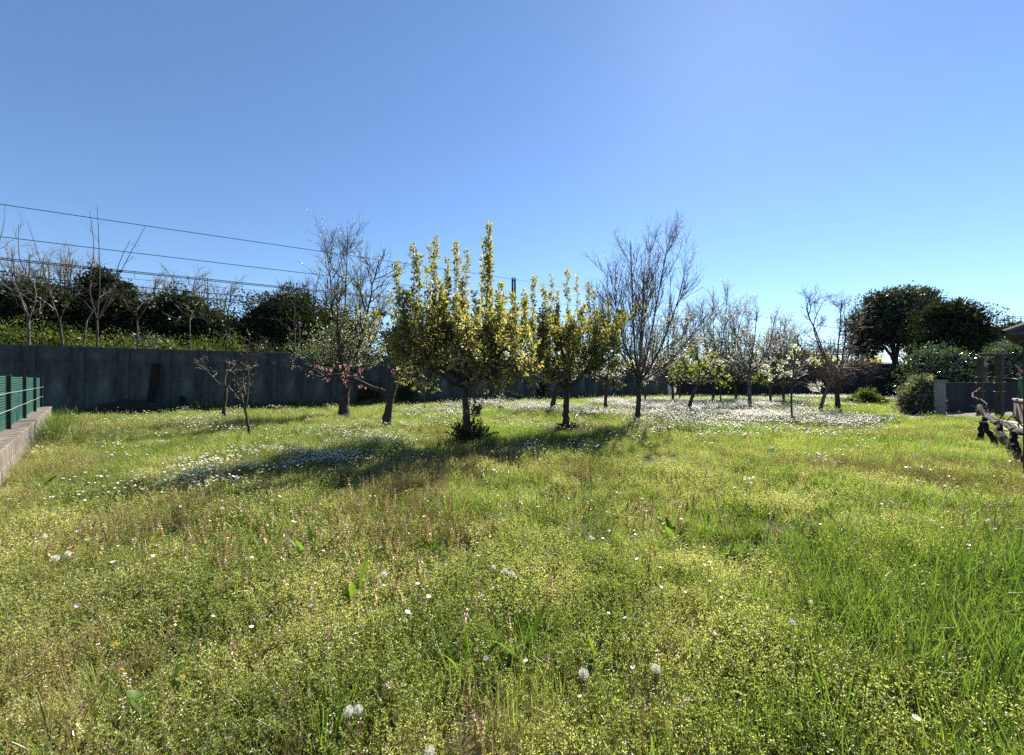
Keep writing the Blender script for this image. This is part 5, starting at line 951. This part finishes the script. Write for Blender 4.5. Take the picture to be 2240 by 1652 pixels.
for k, (cx_, cy_, rx, ry, dn) in enumerate(drifts):
    g2 = np.random.default_rng(300 + k); n = int(4 * rx * ry * dn / 9 * 3.0); x = cx_ + g2.uniform(-1.25, 1.25, n) * rx; y = cy_ + g2.uniform(-1.25, 1.25, n) * ry; e = ((x - cx_) / rx) ** 2 + ((y - cy_) / ry) ** 2
    kp = (g2.random(n) < np.clip(1.35 - e, 0, 1) * np.clip((fnoise(x, y, .9, 40) * .6 + fnoise(x, y, 2.6, 41) * .4 - .36) * 3.6, .03, 1)) & inside(x, y); dp.append(np.stack([x[kp], y[kp], hump(x[kp], y[kp])], 1))
dp = cat(*dp, field(51, .35, 5, 38), field(52, .3, 9, 38)); dp = dp[dp[:, 1] > 5.2]
scatter('daisy_carpet', dais, dp, g.uniform(1.0, 1.35, len(dp)) * (1 + np.clip((dp[:, 1] - 7) * .03, 0, .45)), 'white carpet of daisies drifting across the meadow between the trees', seed=7)
# the nearest daisies, one by one
dm_ = [daisy_mesh(280 + k) for k in range(8)]; cand = []
for k, (cx_, cy_, rx, ry, dn) in enumerate(drifts):
    if cy_ - ry < 5.4:
        g2 = np.random.default_rng(330 + k); n = int(4 * rx * ry * dn * .6); x = cx_ + g2.uniform(-1, 1, n) * rx; y = cy_ + g2.uniform(-1, 1, n) * ry; kp = (y < 5.3) & inside(x, y); cand.append(np.stack([x[kp], y[kp], hump(x[kp], y[kp])], 1))
cand.append(field(340, 5.0, 1.5, 5.0)); cand = cat(*cand); cand = cand[np.abs(cand[:, 0]) < 1.3 * cand[:, 1]]; cand = cand[g.permutation(len(cand))][:300]
for k, q in enumerate(cand):
    o = bpy.data.objects.new('daisy', dm_[k % 8]); COL.objects.link(o); o.location = tuple(float(v) for v in q); s = g.uniform(.85, 1.25); o.scale = (s, s, s); o.rotation_euler = (g.normal(0, .12), g.normal(0, .12), g.uniform(0, 6.28))
    tag(o, 'single small white daisy with yellow centre in the near half of the meadow', 'daisy', 'nearest daisies in the meadow')
# deadnettle spikes, lower left
def nz(x, y):
    e = np.exp(-((x + 2.1) / 1.9) ** 2 - ((y - 3.9) / 1.5) ** 2) + .7 * np.exp(-((x - 1.6) / 1.2) ** 2 - ((y - 5.2) / .9) ** 2) + .25 * np.exp(-((x + .8) / 1.5) ** 2 - ((y - 2.2) / .8) ** 2); return np.clip(e * (fnoise(x, y, 1.6, 61) * 1.7 - .1), 0.01, 1)
near_n = field(350, 52, 1.5, 4.6, nz); near_n = near_n[np.abs(near_n[:, 0]) < 1.32 * near_n[:, 1]]; ordr = np.argsort(near_n[:, 1]); first = near_n[ordr[:300]]; rest = near_n[ordr[300:]]
nm_ = [nettle_mesh(250 + k) for k in range(5)]
for k, q in enumerate(first):
    o = bpy.data.objects.new('deadnettle', nm_[k % 5]); COL.objects.link(o); o.location = tuple(float(v) for v in q); s = g.uniform(.7, 1.15); o.scale = (s, s, s); o.rotation_euler = (g.normal(0, .15), g.normal(0, .15), g.uniform(0, 6.28))
    tag(o, 'straw coloured deadnettle spike with purplish top in the near meadow', 'deadnettle', 'nearest deadnettle spikes')
rest = cat(rest, field(351, 42, 4.6, 9, nz)); scatter('deadnettle_patch', nets, rest, g.uniform(.7, 1.15, len(rest)), 'patches of straw coloured deadnettle spikes further back', seed=8)

# dandelion clocks, dandelions, dock plants, grass tufts: single plants
def clock_parts(seed, r):
    g = np.random.default_rng(seed); b = Buf(); n = 110; k = np.arange(n) + .5; ph = np.arccos(1 - 2 * k / n); th = np.pi * (1 + 5 ** .5) * k; d = np.stack([np.cos(th) * np.sin(ph), np.sin(th) * np.sin(ph), np.cos(ph)], 1)
    tubes(b, np.stack([d * r * .2, d * r * .82], 1), np.full((n, 2), .00035), 3); leaves(b, g, np.repeat(d * r * .78, 5, 0), np.repeat(d, 5, 0) * .5 + g.normal(0, .6, (n * 5, 3)), r * .3, r * .035, 0, 0); return b.mesh('seed_head', [M['fluff']])
cl_m = [clock_parts(400 + k, .022) for k in range(3)]; stem_b = Buf(); tubes(stem_b, smooth_path([(0, 0, -.24), (.01, 0, -.12), (0, 0, 0)], 6), np.full(6, .0022), 5, 0, None, 0, True); stem_m = stem_b.mesh('stem', [M['weed_stem']])
core_b = Buf(); core_b.add(nrm(np.array([(0, 0, 1), (1, 0, 0), (0, 1, 0), (-1, 0, 0), (0, -1, 0), (0, 0, -1)], float)) * .006, [[0, 1, 2], [0, 2, 3], [0, 3, 4], [0, 4, 1], [5, 2, 1], [5, 3, 2], [5, 4, 3], [5, 1, 4]]); core_m = core_b.mesh('seed_core', [M['dry_stem']])
for k, (px, py, lab) in enumerate(((98, 1174, 'leftmost round white dandelion clock'), (148, 1212, 'upper of two dandelion clocks close together at the left'), (122, 1221, 'lower of two dandelion clocks close together at the left'), (486, 1112, 'dandelion clock at the near edge of the tree shade'), (840, 1257, 'lone dandelion clock left of the row of three'), (1079, 1241, 'left dandelion clock in the row of three near the centre'), (1105, 1249, 'middle dandelion clock in the row of three near the centre'), (1119, 1257, 'right dandelion clock in the row of three near the centre'),
                                   (1292, 1177, 'lone dandelion clock right of the row of three'), (940, 1648, 'large dandelion clock cut by the lower edge of the picture'), (784, 1552, 'right dandelion clock of a close pair near the lower edge'), (762, 1556, 'left dandelion clock of a close pair near the lower edge'), (1277, 1474, 'dandelion clock low in the centre of the meadow'), (1435, 1463, 'dandelion clock low in the meadow, left of the tall grass'), (425, 957, 'small distant dandelion clock before the left sapling'))):
    gq = P(px, py, 1.0) - [0, 0, EYE]; ray = np.array([gq[0], 1.0, gq[2]]); h = .2 + .03 * math.sin(k * 2); q = np.array([0, 0, EYE]) + ray * ((EYE - h) / -ray[2]); t = thing('dandelion_clock', (q[0], q[1], 0), lab, 'dandelion', 'dandelion clocks')
    for nm, me in (('stem', stem_m), ('seed_head', cl_m[k % 3]), ('seed_core', core_m)):
        o = bpy.data.objects.new(nm, me); COL.objects.link(o); o.parent = t; o.location = (0, 0, h); s = 1.0 if nm == 'stem' else (.85 + .3 * ((k * 7) % 5) / 4); o.scale = (s, s, s)
fb = Buf(); gg = np.random.default_rng(5)
for rr, zz, n in ((.02, 0, 20), (.015, .003, 16), (.009, .006, 10)):
    a = np.arange(n) * 6.283 / n + rr * 99; d = np.stack([np.cos(a), np.sin(a), np.full(n, .2 + zz * 60)], 1); leaves(fb, gg, np.tile([[0, 0, zz]], (n, 1)), d, rr, .005, 0, .05)
yel_m = fb.mesh('flower_head', [M['yellow']])
for k, (px, py, lab) in enumerate(((396, 1485, 'yellow dandelion flower above the dock plant at the lower left'), (253, 1412, 'small yellow dandelion flower beside the upper left dock'), (592, 1299, 'left of two yellow dandelion flowers in the left meadow'), (620, 1303, 'right of two yellow dandelion flowers in the left meadow'), (1211, 1238, 'tiny yellow dandelion flower right of the three clocks'), (333, 917, 'yellow dandelion flower near the leaning plank'))):
    gq = P(px, py, 1.0) - [0, 0, EYE]; ray = np.array([gq[0], 1.0, gq[2]]); h = .17; q = np.array([0, 0, EYE]) + ray * ((EYE - h) / -ray[2]); t = thing('dandelion_flower', (q[0], q[1], 0), lab, 'dandelion', 'yellow dandelions')
    for nm, me in (('stem', stem_m), ('flower_head', yel_m)): o = bpy.data.objects.new(nm, me); COL.objects.link(o); o.parent = t; o.location = (0, 0, h)
def broad_leaf(L, W, bend, wav, seed):
    g = np.random.default_rng(seed); n = 9; vs = []
    for i in range(n):
        t = i / (n - 1); w = W * (math.sin(math.pi * min(1, t * .93 + .07)) ** .75) * (1 - .25 * t) / 2; x = L * t * math.cos(bend * t); z = L * t * math.sin(max(.05, 1.25 - bend * t)); o = wav * math.sin(t * 11 + seed)
        vs += [(L * t * .55 + bend * .12 * L * t * t, -w + o * .3, z + w * .35 + o), (L * t * .55 + bend * .12 * L * t * t, 0, z), (L * t * .55 + bend * .12 * L * t * t, w + o * .3, z + w * .35 - o)]
    i = np.arange(3 * n).reshape(n, 3); f = np.concatenate([np.stack([i[:-1, q], i[1:, q], i[1:, q + 1], i[:-1, q + 1]], -1) for q in (0, 1)]); b = Buf(); b.add(vs, f); return b.mesh('leaf', [M['broad_leaf']], smooth=True)
bl_m = [broad_leaf(.26, .075, .5, .004, 1), broad_leaf(.2, .06, .9, .006, 2), broad_leaf(.3, .05, .3, .003, 3)]
for k, (px, py, nl, s, lab) in enumerate(((352, 1590, 10, 1.0, 'large broad leaved dock plant at the lower left'), (228, 1375, 7, .95, 'dock plant with upright dark leaves left of the centre foreground'), (1475, 1175, 9, 1.2, 'bright green dock plant right of centre in the meadow'), (95, 1075, 7, 1.0, 'dock plant near the low wall at the left'), (40, 1665, 5, .9, 'dock leaves cut by the lower left corner'), (775, 1330, 4, 1.0, 'narrow plantain leaves left of the round grass tuft'), (680, 1240, 5, 1.0, 'narrow plantain leaves in the middle left meadow'), (1140, 1440, 6, 1.0, 'upright plantain rosette below the round grass tuft'), (1020, 1490, 5, .9, 'small plantain left of the upright plantain rosette'), (1310, 1460, 4, .8, 'low plantain leaves in the lower centre meadow'))):
    q = G(px, py); t = thing('dock_plant' if nl > 6 or k < 5 else 'plantain', (q[0], q[1], float(hump(q[0], q[1]))), lab, 'plant')
    for i in range(nl):
        o = bpy.data.objects.new('leaf', bl_m[2 if k >= 5 else i % 2]); COL.objects.link(o); o.parent = t; a = i * 2.4 + k; o.rotation_euler = (0, g.uniform(-.35, .25), a); o.location = (.012 * math.cos(a), .012 * math.sin(a), -.01); sc1 = s * g.uniform(.75, 1.15); o.scale = (sc1, sc1, sc1)
for k, (px, py, n, h, mat, lab) in enumerate(((940, 1375, 170, (.12, .27), 'grass', 'round dense green grass tuft low in the centre'), (985, 1140, 110, (.3, .62), 'lawn', 'tall thin grass tuft in the middle of the meadow before the largest pear'), (600, 1010, 50, (.2, .4), 'grass', 'small grass tuft in the tree shade'), (1750, 950, 60, (.15, .3), 'grass', 'low grass tuft below the young cherry'))):
    q = G(px, py); me = tuft_mesh(500 + k, n, .085 if k != 1 else .12, h, (.0035, .006) if k != 1 else (.002, .0035), (.1, .7), mat, .45 if k != 1 else .2); o = bpy.data.objects.new('grass_tuft', me); COL.objects.link(o); o.location = (q[0], q[1], float(hump(q[0], q[1]))); tag(o, lab, 'grass tuft')
